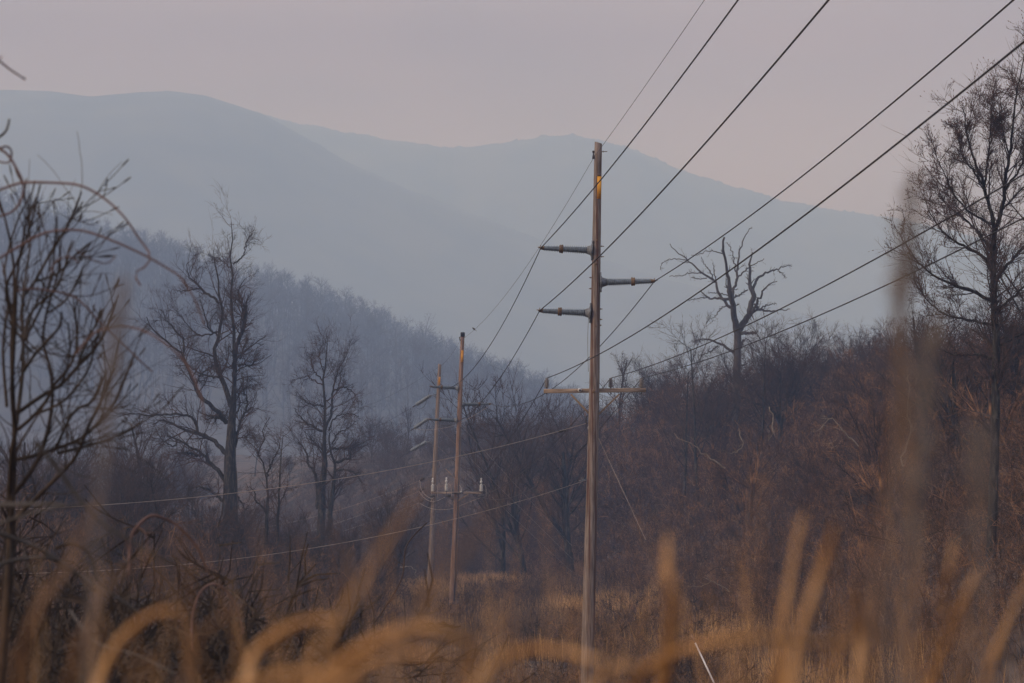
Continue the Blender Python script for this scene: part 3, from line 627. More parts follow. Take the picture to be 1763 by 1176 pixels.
# ------------------------------------------------------------------ poles and hardware
def unit(v): v = np.asarray(v, float); return v / (np.linalg.norm(v) + 1e-12)
def lathe(p0, axis, prof, k=16):
    """surface of revolution: prof = [(distance along axis, radius)], closed by zero radii"""
    a = unit(axis); u = unit(np.cross(a, [0, 0, 1.] if abs(a[2]) < .9 else [1., 0, 0])); w = np.cross(a, u); th = np.arange(k) * 2 * math.pi / k
    t = np.array([p[0] for p in prof]); r = np.array([max(p[1], 1e-4) for p in prof])
    V = np.asarray(p0)[None, None] + a * t[:, None, None] + r[:, None, None] * (u * np.cos(th)[None, :, None] + w * np.sin(th)[None, :, None])
    n = len(prof); b = (np.arange(n - 1) * k)[:, None]; j = np.arange(k)[None]; j2 = (j + 1) % k
    return V.reshape(-1, 3), np.stack([b + j, b + j2, b + k + j2, b + k + j], -1).reshape(-1, 4)
def rod(a, b, r, k=8):
    a = np.asarray(a, float); b = np.asarray(b, float); L = np.linalg.norm(b - a)
    return lathe(a, b - a, [(0, 0), (0, r), (L, r), (L, 0)], k)
def box(c, ax, ay, az):
    """box with centre and three half-axis vectors"""
    c = np.asarray(c, float); ax, ay, az = (np.asarray(v, float) for v in (ax, ay, az))
    V = np.array([c + i * ax + j * ay + k * az for k in (-1, 1) for j in (-1, 1) for i in (-1, 1)])
    return V, np.array([(0, 2, 3, 1), (4, 5, 7, 6), (0, 1, 5, 4), (2, 6, 7, 3), (0, 4, 6, 2), (1, 3, 7, 5)])
def bbox_bev(c, ax, ay, az, f=.12):
    V, Q = box(c, ax, ay, az); me = mk_mesh('tmp', V, Q); bm = bmesh.new(); bm.from_mesh(me)
    bmesh.ops.bevel(bm, geom=bm.edges[:], offset=min(np.linalg.norm(ax), np.linalg.norm(ay), np.linalg.norm(az)) * f, segments=1, affect='EDGES')
    bmesh.ops.triangulate(bm, faces=bm.faces[:]); V = np.array([v.co[:] for v in bm.verts]); T = np.array([[v.index for v in f_.verts] for f_ in bm.faces]); bm.free(); bpy.data.meshes.remove(me)
    return V, np.c_[T, T[:, 2]]
class Rig:
    """a thing built in world coordinates and parented to an Empty at its base"""
    def __init__(s, name, base, label, cat, group=None): s.o = thing(name, base, label, cat, group); s.b = np.asarray(base, float)
    def part(s, name, parts, mat, parent=None, smooth=True, label=None):
        V, Q = merge(parts) if isinstance(parts, list) else parts
        Q = np.asarray(Q)
        if Q.shape[1] == 4 and (Q[:, 2] == Q[:, 3]).all(): Q = Q[:, :3]
        o = link(name, mk_mesh(name, V - s.b, Q), M[mat], parent or s.o, smooth=smooth)
        if label: o['label'] = label
        return o
def pole_shaft(rig, pt, pb, rt, rb, mat, seed):
    """tapered, slightly crooked wooden shaft with checks; top cut on a slant"""
    g = np.random.default_rng(seed); n = 46; k = 22; ax = pt - pb; L = np.linalg.norm(ax); a = unit(ax); u = unit(np.cross(a, [0, 1., 0])); w = np.cross(a, u)
    th = np.arange(k) * 2 * math.pi / k; t = np.linspace(0, 1, n); V = []
    groove = g.normal(0, .012, k)
    for i, ti in enumerate(t):
        r = (rb + (rt - rb) * ti) * (1 + groove * 1.3 + g.normal(0, .010, k)); off = u * .015 * math.sin(ti * 7 + seed) + w * .012 * math.sin(ti * 5)
        z = ti * L + (np.cos(th) * .03 if i == n - 1 else 0)
        V.append(pb + off + a * np.reshape(z * np.ones(k), (-1, 1)) + r[:, None] * (u * np.cos(th)[:, None] + w * np.sin(th)[:, None]))
    V = np.concatenate(V + [[pt + a * .0]]); b = (np.arange(n - 1) * k)[:, None]; j = np.arange(k)[None]; j2 = (j + 1) % k
    Q = np.stack([b + j, b + j2, b + k + j2, b + k + j], -1).reshape(-1, 4); c = len(V) - 1; e = (n - 1) * k
    cap = np.array([(e + q, e + (q + 1) % k, c, c) for q in range(k)])
    me_V, me_Q = V, np.concatenate([Q, cap])
    T = np.concatenate([me_Q[:, [0, 1, 2]], Q[:, [0, 2, 3]]])
    return rig.part('shaft', (me_V, np.c_[T, T[:, 2]]), mat)
def sheds(t0, t1, n, r0, r1, core=.70):
    pr = []
    for i in range(n):
        f = i / (n - 1); t = t0 + (t1 - t0) * i / n; p = (t1 - t0) / n; R = r0 + (r1 - r0) * f
        pr += [(t, R * core), (t + p * .35, R * core), (t + p * .5, R), (t + p * .62, R), (t + p * .75, R * core)]
    return [(t0, 0)] + pr + [(t1, r1 * core), (t1, 0)]
def post_insulator(rig, pole_pt, tip, r0, r1, n, lab):
    """horizontal line post: base flange, two shed columns with a rusty coupling, end clamp"""
    ax = tip - pole_pt; L = np.linalg.norm(ax); a = unit(ax); up = unit(np.cross(np.cross(a, [0, 0, 1.]), a))
    m = .60 * L
    body = rig.part('post_insulator', [lathe(pole_pt, a, sheds(.14 * L * .8, m - .035, int(n * .55), r0, (r0 + r1) / 2)), lathe(pole_pt, a, sheds(m + .035, L * .93, int(n * .42), (r0 + r1) / 2 * .97, r1))], 'polymer', smooth=False, label=lab)
    rig.part('flange', [lathe(pole_pt, a, [(-.02, 0), (-.02, r0 * 1.5), (.025, r0 * 1.5), (.05, r0 * 1.1), (.14 * L * .8, r0 * .82), (.14 * L * .8, 0)]), bbox_bev(pole_pt + a * .0 - up * 0, a * .02, np.cross(a, up) * r0 * .9, up * r0 * 2.2)], 'steel', body)
    rig.part('coupling', lathe(pole_pt, a, [(m - .06, 0), (m - .06, r0 * .8), (m - .045, r0 * 1.02), (m + .02, r0 * .88), (m + .035, r0 * 1.0), (m + .06, r0 * .8), (m + .06, 0)]), 'rust', body, smooth=False)
    rig.part('line_clamp', [lathe(pole_pt, a, [(L * .93, 0), (L * .93, r1 * .75), (L * .97, r1 * .6), (L, r1 * .45), (L + .02, 0)]), bbox_bev(tip + up * .01, a * .045, unit(np.cross(a, up)) * .10, up * .02), rod(tip - up * .05, tip + up * .09, .010), rod(tip - a * .03 + up * .02, tip + a * .09 + up * .02, .012)], 'rust', body, smooth=False)
D1, D2, D3 = 90.0, 180.0, 217.0
w1, w2, w3 = D1 / F, D2 / F, D3 / F
# near pole
b1 = at(1010.5, 1236, D1); t1_ = at(1031, 246, D1)
P1 = Rig('utility_pole', b1, 'nearest and tallest weathered wooden utility pole, with three grey insulator arms and a wooden crossarm', 'utility pole')
pole_shaft(P1, t1_, b1, .110, .205, 'pole_near', 1)
def on_pole(pb, pt, z): f = (z - pb[2]) / (pt[2] - pb[2]); return pb + (pt - pb) * f
def pole_at(pb, pt, py, D): return on_pole(pb, pt, at(881, py, D)[2])
def arm(rig, pb, pt, py0, tip_px, D, rp, n, r0, r1, lab):
    c = pole_at(pb, pt, py0, D); tip = at(tip_px[0], tip_px[1], D); s = 1 if tip[0] > c[0] else -1
    post_insulator(rig, c + np.array([s * rp, 0, 0]), tip, r0, r1, n, lab); return tip
TIP = {}
TIP['a1'] = arm(P1, b1, t1_, 431, (931, 427), D1, .135, 25, .132, .088, 'highest grey insulator arm, pointing left')
TIP['c1'] = arm(P1, b1, t1_, 486, (1127, 484), D1, .145, 25, .132, .088, 'grey insulator arm pointing right')
TIP['b1'] = arm(P1, b1, t1_, 539, (929, 535), D1, .15, 25, .132, .088, 'lower grey insulator arm, pointing left')
def plate(rig, px0, py0, px1, py1, D, rad, w, mat='yellow', name='marker_plate'):
    a = at(px0, py0, D); b = at(px1, py1, D); g = []
    ths = np.linspace(-w / rad / 2, w / rad / 2, 5); n = len(ths)
    for e in (a, b):
        for rr in (rad + .006, rad + .014):
            g.append(np.array([[e[0] + rr * math.sin(t), e[1] - rr * math.cos(t), e[2]] for t in ths]))
    V = np.concatenate(g); Q = []
    for i in range(n - 1):
        Q += [(n + i, n + i + 1, 3 * n + i + 1, 3 * n + i), (i, 2 * n + i, 2 * n + i + 1, i + 1), (i, i + 1, n + i + 1, n + i), (2 * n + i, 3 * n + i, 3 * n + i + 1, 2 * n + i + 1)]
    Q += [(0, n, 3 * n, 2 * n), (n - 1, 3 * n - 1, 4 * n - 1, 2 * n - 1)]
    return rig.part(name, (V, np.array(Q)), mat, smooth=False)
plate(P1, 1031.8, 304.5, 1031.2, 343, D1, .127, .115)
nv = np.array([0, -1., 0]); rt_ = np.array([1., 0, 0]); upv = np.array([0, 0, 1.])
bolts = []
for py, s, ln in [(261, 1, .14), (424, 1, .09), (442, 1, .09), (478, -1, .07), (497, -1, .07), (532, 1, .07), (550, 1, .07), (560, 1, .05)]:
    c = pole_at(b1, t1_, py, D1); r = .115 + .09 * (py - 246) / 990
    bolts.append(rod(c + rt_ * s * (r - .02), c + rt_ * s * (r + ln), .012)); bolts.append(rod(c + rt_ * s * (r + .01), c + rt_ * s * (r + .03), .028, 6))
for py, dx in [(302, .02), (348, -.01), (414, 0), (455, -.01), (562, .03), (674, .03), (722, 0), (738, 0), (748, .02), (753, .01), (760, 0), (816, .02), (1145, 0)]:
    c = pole_at(b1, t1_, py, D1); r = .113 + .09 * (py - 246) / 990; c = c + rt_ * dx; bolts.append(rod(c + nv * (r - .02), c + nv * (r + .03), .022 if py < 700 else .016, 6))
bolts.append(bbox_bev(pole_at(b1, t1_, 674, D1) + nv * .165 + rt_ * .0, rt_ * .045, nv * .01, upv * .045))
P1.part('bolts', bolts, 'rust', smooth=False)
c = pole_at(b1, t1_, 262, D1)
hook = at(1021.5, 262, D1)
TIP['s1'] = at(1021.8, 272, D1)
P1.part('shield_wire_bracket', [rod(c + rt_ * -.09, hook, .018), lathe(hook + upv * .04, -upv, [(0, 0), (0, .035), (.05, .03), (.07, .02), (.13, .022), (.15, .035), (.19, .03), (.19, 0)], 10), bbox_bev(TIP['s1'], rt_ * .04, nv * .06, upv * .025)], 'dark_metal', smooth=False)
gw = resample([pole_at(b1, t1_, 548, D1) + rt_ * -.2 + nv * .02, pole_at(b1, t1_, 585, D1) + rt_ * -.21, pole_at(b1, t1_, 640, D1) + rt_ * -.17], 12)
P1.part('ground_wire', tubes(gw[None], np.full((1, 12), .006), 5), 'dark_metal')
# crossarm with pin insulators and braces
xa, xb = at(936, 673.5, D1 + .21), at(1112, 671.5, D1 + .21); xc = (xa + xb) / 2; xd = unit(xb - xa)
ca = P1.part('crossarm', bbox_bev(xc, xd * np.linalg.norm(xb - xa) / 2, nv * .055, np.cross(xd, -nv) * .062), 'crossarm', smooth=False)
for i, px in enumerate((941.5, 1051.5, 1104.5)):
    b = at(px, 668.3, D1 + .21); H = .27
    pin = P1.part('pin_insulator', lathe(b, upv, [(0, 0), (0, .03), (.02, .03)] + [v for q in range(6) for v in ((.03 + q * .037, .045), (.042 + q * .037, .088 - .002 * q), (.050 + q * .037, .088 - .002 * q), (.056 + q * .037, .045))] + [(.262, .045), (.275, .055), (.295, .05), (.30, 0)], 14), 'porcelain', ca, smooth=False)
    TIP['u%d' % i] = b + upv * .30
    P1.part('insulator_pin', rod(b - upv * .19, b, .014), 'dark_metal', ca)
P1.part('brace', [bbox_bev((at(983, 679, D1 + .13) + at(1017, 715, D1 + .13)) / 2, (at(1017, 715, D1 + .13) - at(983, 679, D1 + .13)) / 2, nv * .012, np.cross(unit(at(1017, 715, D1) - at(983, 679, D1)), nv) * .026)], 'crossarm_brace', smooth=False)
P1.part('brace', [bbox_bev((at(1066, 679, D1 + .13) + at(1031, 713, D1 + .13)) / 2, (at(1031, 713, D1 + .13) - at(1066, 679, D1 + .13)) / 2, nv * .012, np.cross(unit(at(1031, 713, D1) - at(1066, 679, D1)), nv) * .026)], 'crossarm_brace', smooth=False)
sp = at(998, 672, D1 + .14); P1.part('strain_spool', [lathe(sp, nv, [(0, 0), (0, .055), (.02, .06), (.05, .045), (.07, .058), (.09, .05), (.09, 0)], 14)], 'white'); P1.part('spool_bolt', lathe(sp, nv, [(.085, 0), (.085, .032), (.13, .03), (.13, 0)], 8), 'dark_metal')
g0 = at(1014.2, 737, D1); P1.part('guy_insulator', lathe(g0 + upv * .07, -upv, [(0, 0), (.01, .03), (.05, .042), (.1, .035), (.14, .02), (.15, 0)], 12), 'white')
hd = at(1009, 729, D1); P1.part('service_bracket', [rod(at(1009, 718, D1), hd, .012), rod(hd, at(1017, 728, D1), .013), rod(at(1009, 718, D1), at(1011, 717, D1), .02)], 'dark_metal')

# middle pole
b2 = at(777.5, 1068, D2); t2_ = at(796.6, 579, D2); capt = at(796.7, 571.5, D2)
P2 = Rig('utility_pole', b2, 'reddish brown wooden utility pole with a black cap and three grey arms', 'utility pole')
pole_shaft(P2, t2_, b2, .115, .20, 'pole_mid', 2)
P2.part('pole_cap', lathe(t2_ - upv * .02, upv, [(0, 0), (0, .135), (.22, .132), (.26, .11), (.27, 0)], 18), 'cap')
plate(P2, 796.3, 603.5, 795.3, 624, D2, .135, .13)
TIP['a2'] = arm(P2, b2, t2_, 668.5, (741.5, 665.5), D2, .14, 60, .13, .085, 'upper left arm'); TIP['c2'] = arm(P2, b2, t2_, 696.5, (845, 695.5), D2, .145, 60, .13, .085, 'right hand arm'); TIP['b2'] = arm(P2, b2, t2_, 724, (739, 722), D2, .15, 60, .13, .085, 'lower left arm')
c = pole_at(b2, t2_, 580.5, D2); TIP['s2'] = at(792, 586.5, D2)
P2.part('shield_wire_bracket', [rod(c, at(791, 580.5, D2), .02), rod(at(791, 580.5, D2), TIP['s2'], .03), rod(c, at(801.5, 580.5, D2), .012)], 'dark_metal')
bo = []
for py, s in [(653, 1), (664.5, 1), (673.5, 1), (692, -1), (701, -1), (720.5, 1), (729.5, 1)]:
    c = pole_at(b2, t2_, py, D2); bo.append(rod(c + rt_ * s * .1, c + rt_ * s * .21, .013))
P2.part('bolts', bo, 'rust', smooth=False)
cz0, cz1 = pole_at(b2, t2_, 1035, D2), pole_at(b2, t2_, 735, D2)
P2.part('conduit', rod(cz0 + nv * .17 + rt_ * .10, cz1 + nv * .125 + rt_ * .085, .032), 'dark_metal')
cz = pole_at(b2, t2_, 1046, D2); P2.part('base_tag', bbox_bev(cz + nv * .21 - rt_ * .09, rt_ * .028, nv * .008, upv * .11), 'white', smooth=False)
P2.part('base_band', lathe(pole_at(b2, t2_, 1040, D2), upv, [(0, .205), (0, .212), (.06, .212), (.06, .205)], 18), 'dark_metal')
xa, xb = at(744, 848.5, D2 - .2), at(830, 848.5, D2 - .2); xc = (xa + xb) / 2
ca2 = P2.part('crossarm', bbox_bev(xc, (xb - xa) / 2, nv * .055, upv * .06), 'crossarm', smooth=False)
P2.part('arm_bracket', bbox_bev(at(788, 849, D2 - .22), rt_ * .33, nv * .07, upv * .035), 'dark_metal', smooth=False)
for s in (-1, 1):
    a_ = at(787 + s * 19, 851, D2 - .17); z_ = at(786 + s * 3, 862, D2 - .17); P2.part('brace', bbox_bev((a_ + z_) / 2, (z_ - a_) / 2, nv * .01, unit(np.cross(z_ - a_, nv)) * .03), 'crossarm_brace', smooth=False)
for i, (px, py) in enumerate([(745, 846), (768.5, 845), (828.5, 846)]):
    q = at(px, py, D2 - .42)
    cu = P2.part('cutout', [lathe(q, upv, [(0, 0), (0, .07)] + [v for m_ in range(5) for v in ((.02 + m_ * .075, .075), (.035 + m_ * .075, .115), (.05 + m_ * .075, .115), (.07 + m_ * .075, .07))] + [(.42, .05), (.42, 0)], 12)], 'white', ca2, smooth=False)
    P2.part('fuse_head', [lathe(q + upv * .42, upv, [(0, 0), (0, .035), (.1, .06), (.16, .09), (.2, .05), (.24, .035), (.30, .05), (.36, .06), (.38, 0)], 10)], 'white', ca2)
    P2.part('line_clamp_bell', [lathe(q - upv * .36 + rt_ * (.1 if i == 1 else -.02), upv, [(0, 0), (0, .14), (.08, .17), (.14, .1), (.2, .04), (.2, 0)], 12), rod(q - upv * .35, q, .02)], 'dark_metal', ca2)
    z0 = q + upv * .42 + rt_ * .05; j = [z0, z0 + rt_ * .17 - upv * .05, z0 + rt_ * .24 - upv * .35, z0 + rt_ * .24 - upv * .78]
    P2.part('lead_wire', tubes(resample(j, 12)[None], np.full((1, 12), .012), 5), 'cable_light', ca2)
P2.part('ground_lead', [tubes(resample([at(791, 835, D2 - .25), at(794, 840, D2 - .3), at(794, 845, D2 - .3)], 8)[None], np.full((1, 8), .012), 5), lathe(at(793.5, 846.5, D2 - .3), upv, [(-.05, 0), (-.05, .05), (.03, .06), (.05, 0)], 8)], 'white')
P2.part('bark_flap', [tubes(resample([at(767, 807, D2 - .2), at(775, 815, D2 - .2), at(784, 825, D2 - .2)], 6)[None], np.full((1, 6), .02), 5)], 'crossarm_brace')

# far pole
b3 = at(737.3, 1052, D3); t3_ = at(757, 627, D3)
P3 = Rig('utility_pole', b3, 'farthest and most slender utility pole, with three strings of disc insulators on its left', 'utility pole')
pole_shaft(P3, t3_, b3, .115, .20, 'pole_far', 3)
plate(P3, 757, 649, 756.4, 663.5, D3, .13, .12)
strs = []
for i, (ax_, ay_, sx_, sy_, ex_, ey_) in enumerate([(751, 679, 741.5, 681, 715, 698), (747, 722, 737, 721, 712, 738), (748, 762, 734, 761, 706, 777)]):
    A_ = at(sx_, sy_, D3); B_ = at(ex_, ey_, D3 + 1.5); Pp = at(ax_ + 1, ay_, D3)
    br = P3.part('arm_bracket', [rod(Pp, A_, .03), rod(Pp - upv * .35, at((ax_ + sx_) / 2, (ay_ + sy_) / 2, D3), .02)], 'steel')
    L = np.linalg.norm(B_ - A_); n = 9; pr = [(0, 0)]
    for q in range(n): t = L * (.04 + .92 * q / n); pr += [(t, .02), (t + .02, .03), (t + .03, .125), (t + .05, .12), (t + .055, .02)]
    st_ = P3.part('insulator_string', [lathe(A_ + unit(B_ - A_) * (L * (.04 + .92 * q / n)), B_ - A_, [(.02, 0), (.03, .06), (.05, .14), (.065, .13), (.075, 0)], 12) for q in range(n)], 'glassy', smooth=False)
    P3.part('string_core', rod(A_, B_, .028), 'dark_metal', st_)
    P3.part('strain_clamp', rod(B_, B_ + unit(B_ - A_) * .35, .045), 'dark_metal'); strs.append(B_ + unit(B_ - A_) * .3)
dstr = []
for (px, py) in [(730, 823), (729, 841), (729, 861)]:
    A_ = at(px, py, D3 - 1); B_ = at(px - 7, py + 4.5, D3 - .6); L = np.linalg.norm(B_ - A_); pr = [(0, 0)]
    for q in range(3): t = L * (.05 + .31 * q); pr += [(t, .03), (t + .02, .13), (t + .05, .13), (t + .07, .03)]
    P3.part('strain_insulator', lathe(A_, B_ - A_, pr + [(L, .02), (L, 0)], 10), 'dark_metal', smooth=False); dstr.append(B_)
    P3.part('strain_link', rod(A_, pole_at(b3, t3_, py - 5, D3), .012), 'steel')

# ------------------------------------------------------------------ wires
def wire(name, spans, r, mat, label, cat='wire', group=None, n=48):
    """one continuous wire through several spans (A, B, sag)"""
    pts = []
    for A, B, sag in spans:
        A = np.asarray(A, float); B = np.asarray(B, float); t = np.linspace(0, 1, n)[:, None]; p = A + (B - A) * t; p[:, 2] -= 4 * sag * (t * (1 - t))[:, 0]; pts.append(p if not pts else p[1:])
    P = np.concatenate(pts); o = Rig(name, P[0], label, cat, group); bpy.data.objects.remove(o.o)
    V, Q = tubes(P[None], np.full((1, len(P)), r), 6); ob = link(name, mk_mesh(name, V - P[0], Q), M[mat], smooth=True); ob.location = tuple(P[0]); return tag(ob, label, cat, group)
def toward(P1_, exitpx, sag):
    """end of the span that comes over the photographer's shoulder, to the next pole of the line"""
    sl = -.0608; X0 = P1_[0] - sl * P1_[1]; k = (exitpx[0] - 881.5) / F
    D = X0 / (k * 1.0 / 1.0 - sl); 
    for _ in range(4):
        q = at(exitpx[0], exitpx[1], D); D *= (X0 + sl * D) / q[0]
    q = at(exitpx[0], exitpx[1], D); D0 = -4.0; t = (P1_[1] - D) / (P1_[1] - D0)
    z0 = P1_[2] + (q[2] + 4 * sag * t * (1 - t) - P1_[2]) / t
    return np.array([X0 + sl * D0, D0, z0])
T = TIP
wire('shield_wire', [(toward(T['s1'], (1215, 0), .5), T['s1'], .5), (T['s1'], T['s2'], .75), (T['s2'], at(753.5, 633, D3), .25), (at(753.5, 633, D3), at(520, 715, 330), 1.2)], .0065, 'cable', 'thinnest and highest dark wire, running over the tops of all three poles')
wire('conductor', [(toward(T['a1'], (1272, 0), .8), T['a1'], .8), (T['a1'], T['a2'], 1.55)], .0145, 'cable', 'thick black wire clamped to the upper left arm of the near pole')
wire('conductor', [(toward(T['b1'], (1427, 0), .8), T['b1'], .8), (T['b1'], T['b2'], 1.5)], .0145, 'cable', 'thick black wire clamped to the lower left arm of the near pole')
wire('conductor', [(toward(T['c1'], (1745, 0), .9), T['c1'], .9), (T['c1'], T['c2'], 1.35)], .0145, 'cable', 'thick black wire clamped to the right hand arm of the near pole')
wire('distribution_wire', [(toward(T['u0'], (1763, 72), .9), T['u0'], .9), (T['u0'], at(745, 855, D2 - .4), 1.3)], .012, 'cable', 'dark wire resting on the left pin insulator of the wooden crossarm')
wire('distribution_wire', [(toward(T['u1'], (1763, 300), .9), T['u1'], .9), (T['u1'], at(771, 855, D2 - .4), 1.3)], .011, 'cable', 'wire resting on the middle pin insulator of the wooden crossarm, just right of the pole')
wire('distribution_wire', [(toward(T['u2'], (1763, 375), .9), T['u2'], .9), (T['u2'], at(829, 856, D2 - .4), 1.3)], .011, 'cable', 'lowest long wire on the right, resting on the right hand end insulator of the crossarm')
wire('service_cable', [(hd, at(-70, 880, 68), .55)], .0085, 'cable_light', 'pale cable running left from just below the crossarm across both far poles')
wire('service_cable', [(at(1014, 825, D1), at(-90, 988, 72), .75)], .0075, 'cable_light', 'pale cable running left from the near pole at its lower grip, lower of the two')
Rg = Rig('cable_grip', at(1009, 825.5, D1), 'shiny metal grip where the lower pale cable meets the near pole', 'cable grip')
Rg.part('sleeve', [rod(at(998, 828, D1 - .3), at(1013, 825.4, D1), .022), rod(at(999, 822, D1), at(1007, 825.5, D1), .008), rod(at(1003, 825, D1), at(1006, 827.5, D1), .03)], 'steel')
Rg = Rig('cable_splice', at(966, 741, D1 - 3), 'dark splice with small bristles on the upper pale cable left of the near pole', 'splice')
Rg.part('sleeve', [rod(at(962, 743, D1 - 1.2), at(976, 740.2, D1 - .7), .03)] + [rod(at(964 + i * 2.4, 742.6 - i * .55, D1 - 1), at(964.4 + i * 2.4, 745.8 - i * .55, D1 - 1), .008) for i in range(5)], 'dark_metal', smooth=False)
for i, (e, lab) in enumerate([((430, 812), 'highest thin wire going left from the disc insulators of the far pole'), ((420, 862), 'thin wire going left from the second string of disc insulators on the far pole'), ((410, 905), 'thin wire going left from the lowest string of disc insulators on the far pole')]):
    wire('line_wire', [(strs[i], at(e[0], e[1], 300), .8)], .011, 'cable', lab)
for i, (e, lab) in enumerate([((400, 915), 'faint thin wire leaving the upper small dark insulator of the far pole'), ((390, 945), 'faint thin wire leaving the middle small dark insulator of the far pole'), ((380, 962), 'faint thin wire leaving the lower small dark insulator of the far pole')]):
    wire('line_wire', [(dstr[i], at(e[0], e[1], 265), .6)], .009, 'cable_light', lab)
def jumper(px, D, r, mat, label):
    P = resample([at(x, y, d) for x, y, d in px], 24); ob = link('jumper_wire', mk_mesh('jumper_wire', *(lambda V, Q: (V - P[0], Q))(*tubes(P[None], np.full((1, 24), r), 6))), M[mat], smooth=True); ob.location = tuple(P[0]); tag(ob, label, 'wire')
jumper([(741, 667, D2), (737, 681, 190), (732, 697, 205), (724, 704, 214), (718, 703, 217), (715, 699, 218.5)], 0, .014, 'cable', 'dark jumper from the upper left arm of the middle pole to the highest disc string')
jumper([(738.5, 723, D2), (733, 742, 190), (726, 760, 205), (716, 774, 216), (706, 778, 218.5)], 0, .014, 'cable', 'dark jumper from the lower left arm of the middle pole to the lowest disc string')
jumper([(845, 697, D2), (815, 716, 190), (780, 733, 205), (750, 739, 212), (728, 740, 216), (712, 738.5, 218.5)], 0, .011, 'cable_light', 'pale slack jumper from the right arm of the middle pole to the middle disc string')
jumper([(722.5, 827, D3 - 1), (725, 842, D3 - 8), (732, 852, D3 - 18), (742, 858, D2 + 10), (748, 856, D2)], 0, .012, 'cable_light', 'pale curved jumper from the upper small dark insulator to the left cutout')
jumper([(721.5, 845.5, D3 - 1), (728, 855, D3 - 8), (738, 862, D3 - 18), (750, 863, D2 + 10), (766, 856, D2)], 0, .012, 'cable_light', 'pale curved jumper from the middle small dark insulator to the middle cutout')
jumper([(721.5, 865.5, D3 - 1), (733, 872, D3 - 10), (750, 877, D3 - 22), (778, 876, D2 + 6), (803, 866, D2), (827, 857, D2)], 0, .012, 'cable_light', 'pale curved jumper sweeping under the pole from the lower small dark insulator')
def gpt(px, py, D): p = at(px, py, D); p[2] = float(gz(p[0], p[1])) - .1; return p
wire('guy_wire', [(pole_at(b1, t1_, 752, D1) + rt_ * .15, at(1112, 930, D1 - 2.5), 0)], .006, 'cable_light', 'pale guy wire slanting down to the right from the near pole into the brush')
for (py, e, lab) in [(690, (985, 940, 232), 'upper faint guy wire slanting right from the far pole'), (733, (985, 962, 231), 'middle faint guy wire slanting right from the far pole'), (766, (985, 985, 230), 'lower faint guy wire slanting right from the far pole')]:
    wire('guy_wire', [(pole_at(b3, t3_, py, D3), at(*e), 0)], .0065, 'cable_light', lab)
gb = at(1236, 1190, 80); gt = at(1197, 1107, 80.6)
Rg = Rig('guy_guard', gb, 'white slanting guy wire guard in the straw at the bottom right of the near pole', 'guy guard')
Rg.part('guard', [rod(gb, gt, .022, 10)], 'plastic_white'); Rg.part('guy_strand', [rod(gt, gt + unit(gt - gb) * .25, .006, 6)], 'steel')
# small bird on the shield wire
A, B = T['s1'], T['s2']; best = None
for t in np.linspace(.5, 1, 400):
    p = A + (B - A) * t; p[2] -= 4 * .75 * t * (1 - t); px = 881.5 + F * p[0] / p[1]
    if best is None or abs(px - 816) < best[0]: best = (abs(px - 816), p)
p = best[1]; Rg = Rig('bird', p, 'small brown bird perched on the thin top wire just above the middle pole', 'bird')
ax = unit([-.75, -.2, .62]); body = p + upv * .055
Rg.part('body', [lathe(body - ax * .09, ax, [(0, 0), (.02, .025), (.06, .048), (.10, .05), (.135, .036), (.15, .036), (.175, .034), (.195, .018), (.215, .004), (.22, 0)], 12)], 'deadwood')
Rg.part('tail', [bbox_bev(body - ax * .13, ax * .05, unit(np.cross(ax, upv)) * .018, unit(np.cross(ax, np.cross(ax, upv))) * .005)], 'bark', smooth=False)
Rg.part('leg', [rod(p, body - ax * .02, .004, 5)], 'bark')

# ------------------------------------------------------------------ pale dead branches lying in the thicket
def dead_branch(pts, D, w, label, mat='pale_wood', subs=3, seed=1, name='dead_branch'):
    set_np_seed(seed); q = resample(np.array(pts, float), 14) + rng.normal(0, 1.6, (14, 2)); dd = D + np.cumsum(rng.normal(0, .06, 14)); P = np.array([at(a, b, d) for (a, b), d in zip(q, dd)])[None]
    R = np.linspace(w * .8, w * .25, 14)[None] * .5 * D / F; lv = [tubes(P, R, 6)]
    if subs: a, r = sprout(P, R, subs, .3, 1., (35, 12), plen(P) * .3, 5, .2, .02, .5, rmin=.006); lv.append(tubes(a, r, 3)); b, r2 = sprout(a, r, 3, .3, 1, (35, 12), plen(a) * .5, 4, .2, 0, .7, rmin=.005); lv.append(tubes(b, r2, 3))
    V, Q = merge(lv); ob = link(name, mk_mesh(name, V - P[0, 0], Q), M[mat]); ob.location = tuple(P[0, 0]); tag(ob, label, 'branch')
dead_branch([(1250, 808), (1225, 790), (1200, 773), (1185, 760), (1170, 757), (1163, 746)], 118, 3.6, 'pale bare branch curving up to the left in the brush below the dead tree', subs=2, seed=5)
dead_branch([(1553, 800), (1558, 770), (1570, 735), (1560, 705), (1567, 675), (1564, 655), (1570, 640)], 104, 4.2, 'whitish twisting stem standing in the brush behind the tall blurred plumes', subs=8, seed=6)
dead_branch([(1478, 768), (1460, 750), (1445, 735), (1435, 720), (1425, 728), (1405, 745)], 112, 3.4, 'crooked tan dead branch in the brush between the dead tree and the blurred plumes', subs=6, seed=7)
dead_branch([(1275, 740), (1278, 765), (1262, 780), (1245, 775)], 112, 2.8, 'hooked tan branch hanging in the brush under the dead tree trunk', subs=3, seed=8)
dead_branch([(1326, 700), (1332, 735), (1322, 760), (1326, 745), (1318, 740)], 114, 2.6, 'thin tan vine standing upright in the brush right of the dead tree trunk', subs=2, seed=9)
dead_branch([(1480, 920), (1510, 925), (1560, 935), (1620, 915), (1690, 915), (1763, 905)], 96, 2.6, 'long thin dark branch reaching across the lower right thicket', 'twig', subs=5, seed=10)
dead_branch([(1640, 930), (1700, 890), (1763, 860), (1800, 850)], 96, 2.6, 'grey arching branch sweeping up to the right edge in the thicket', 'deadwood', subs=4, seed=11)
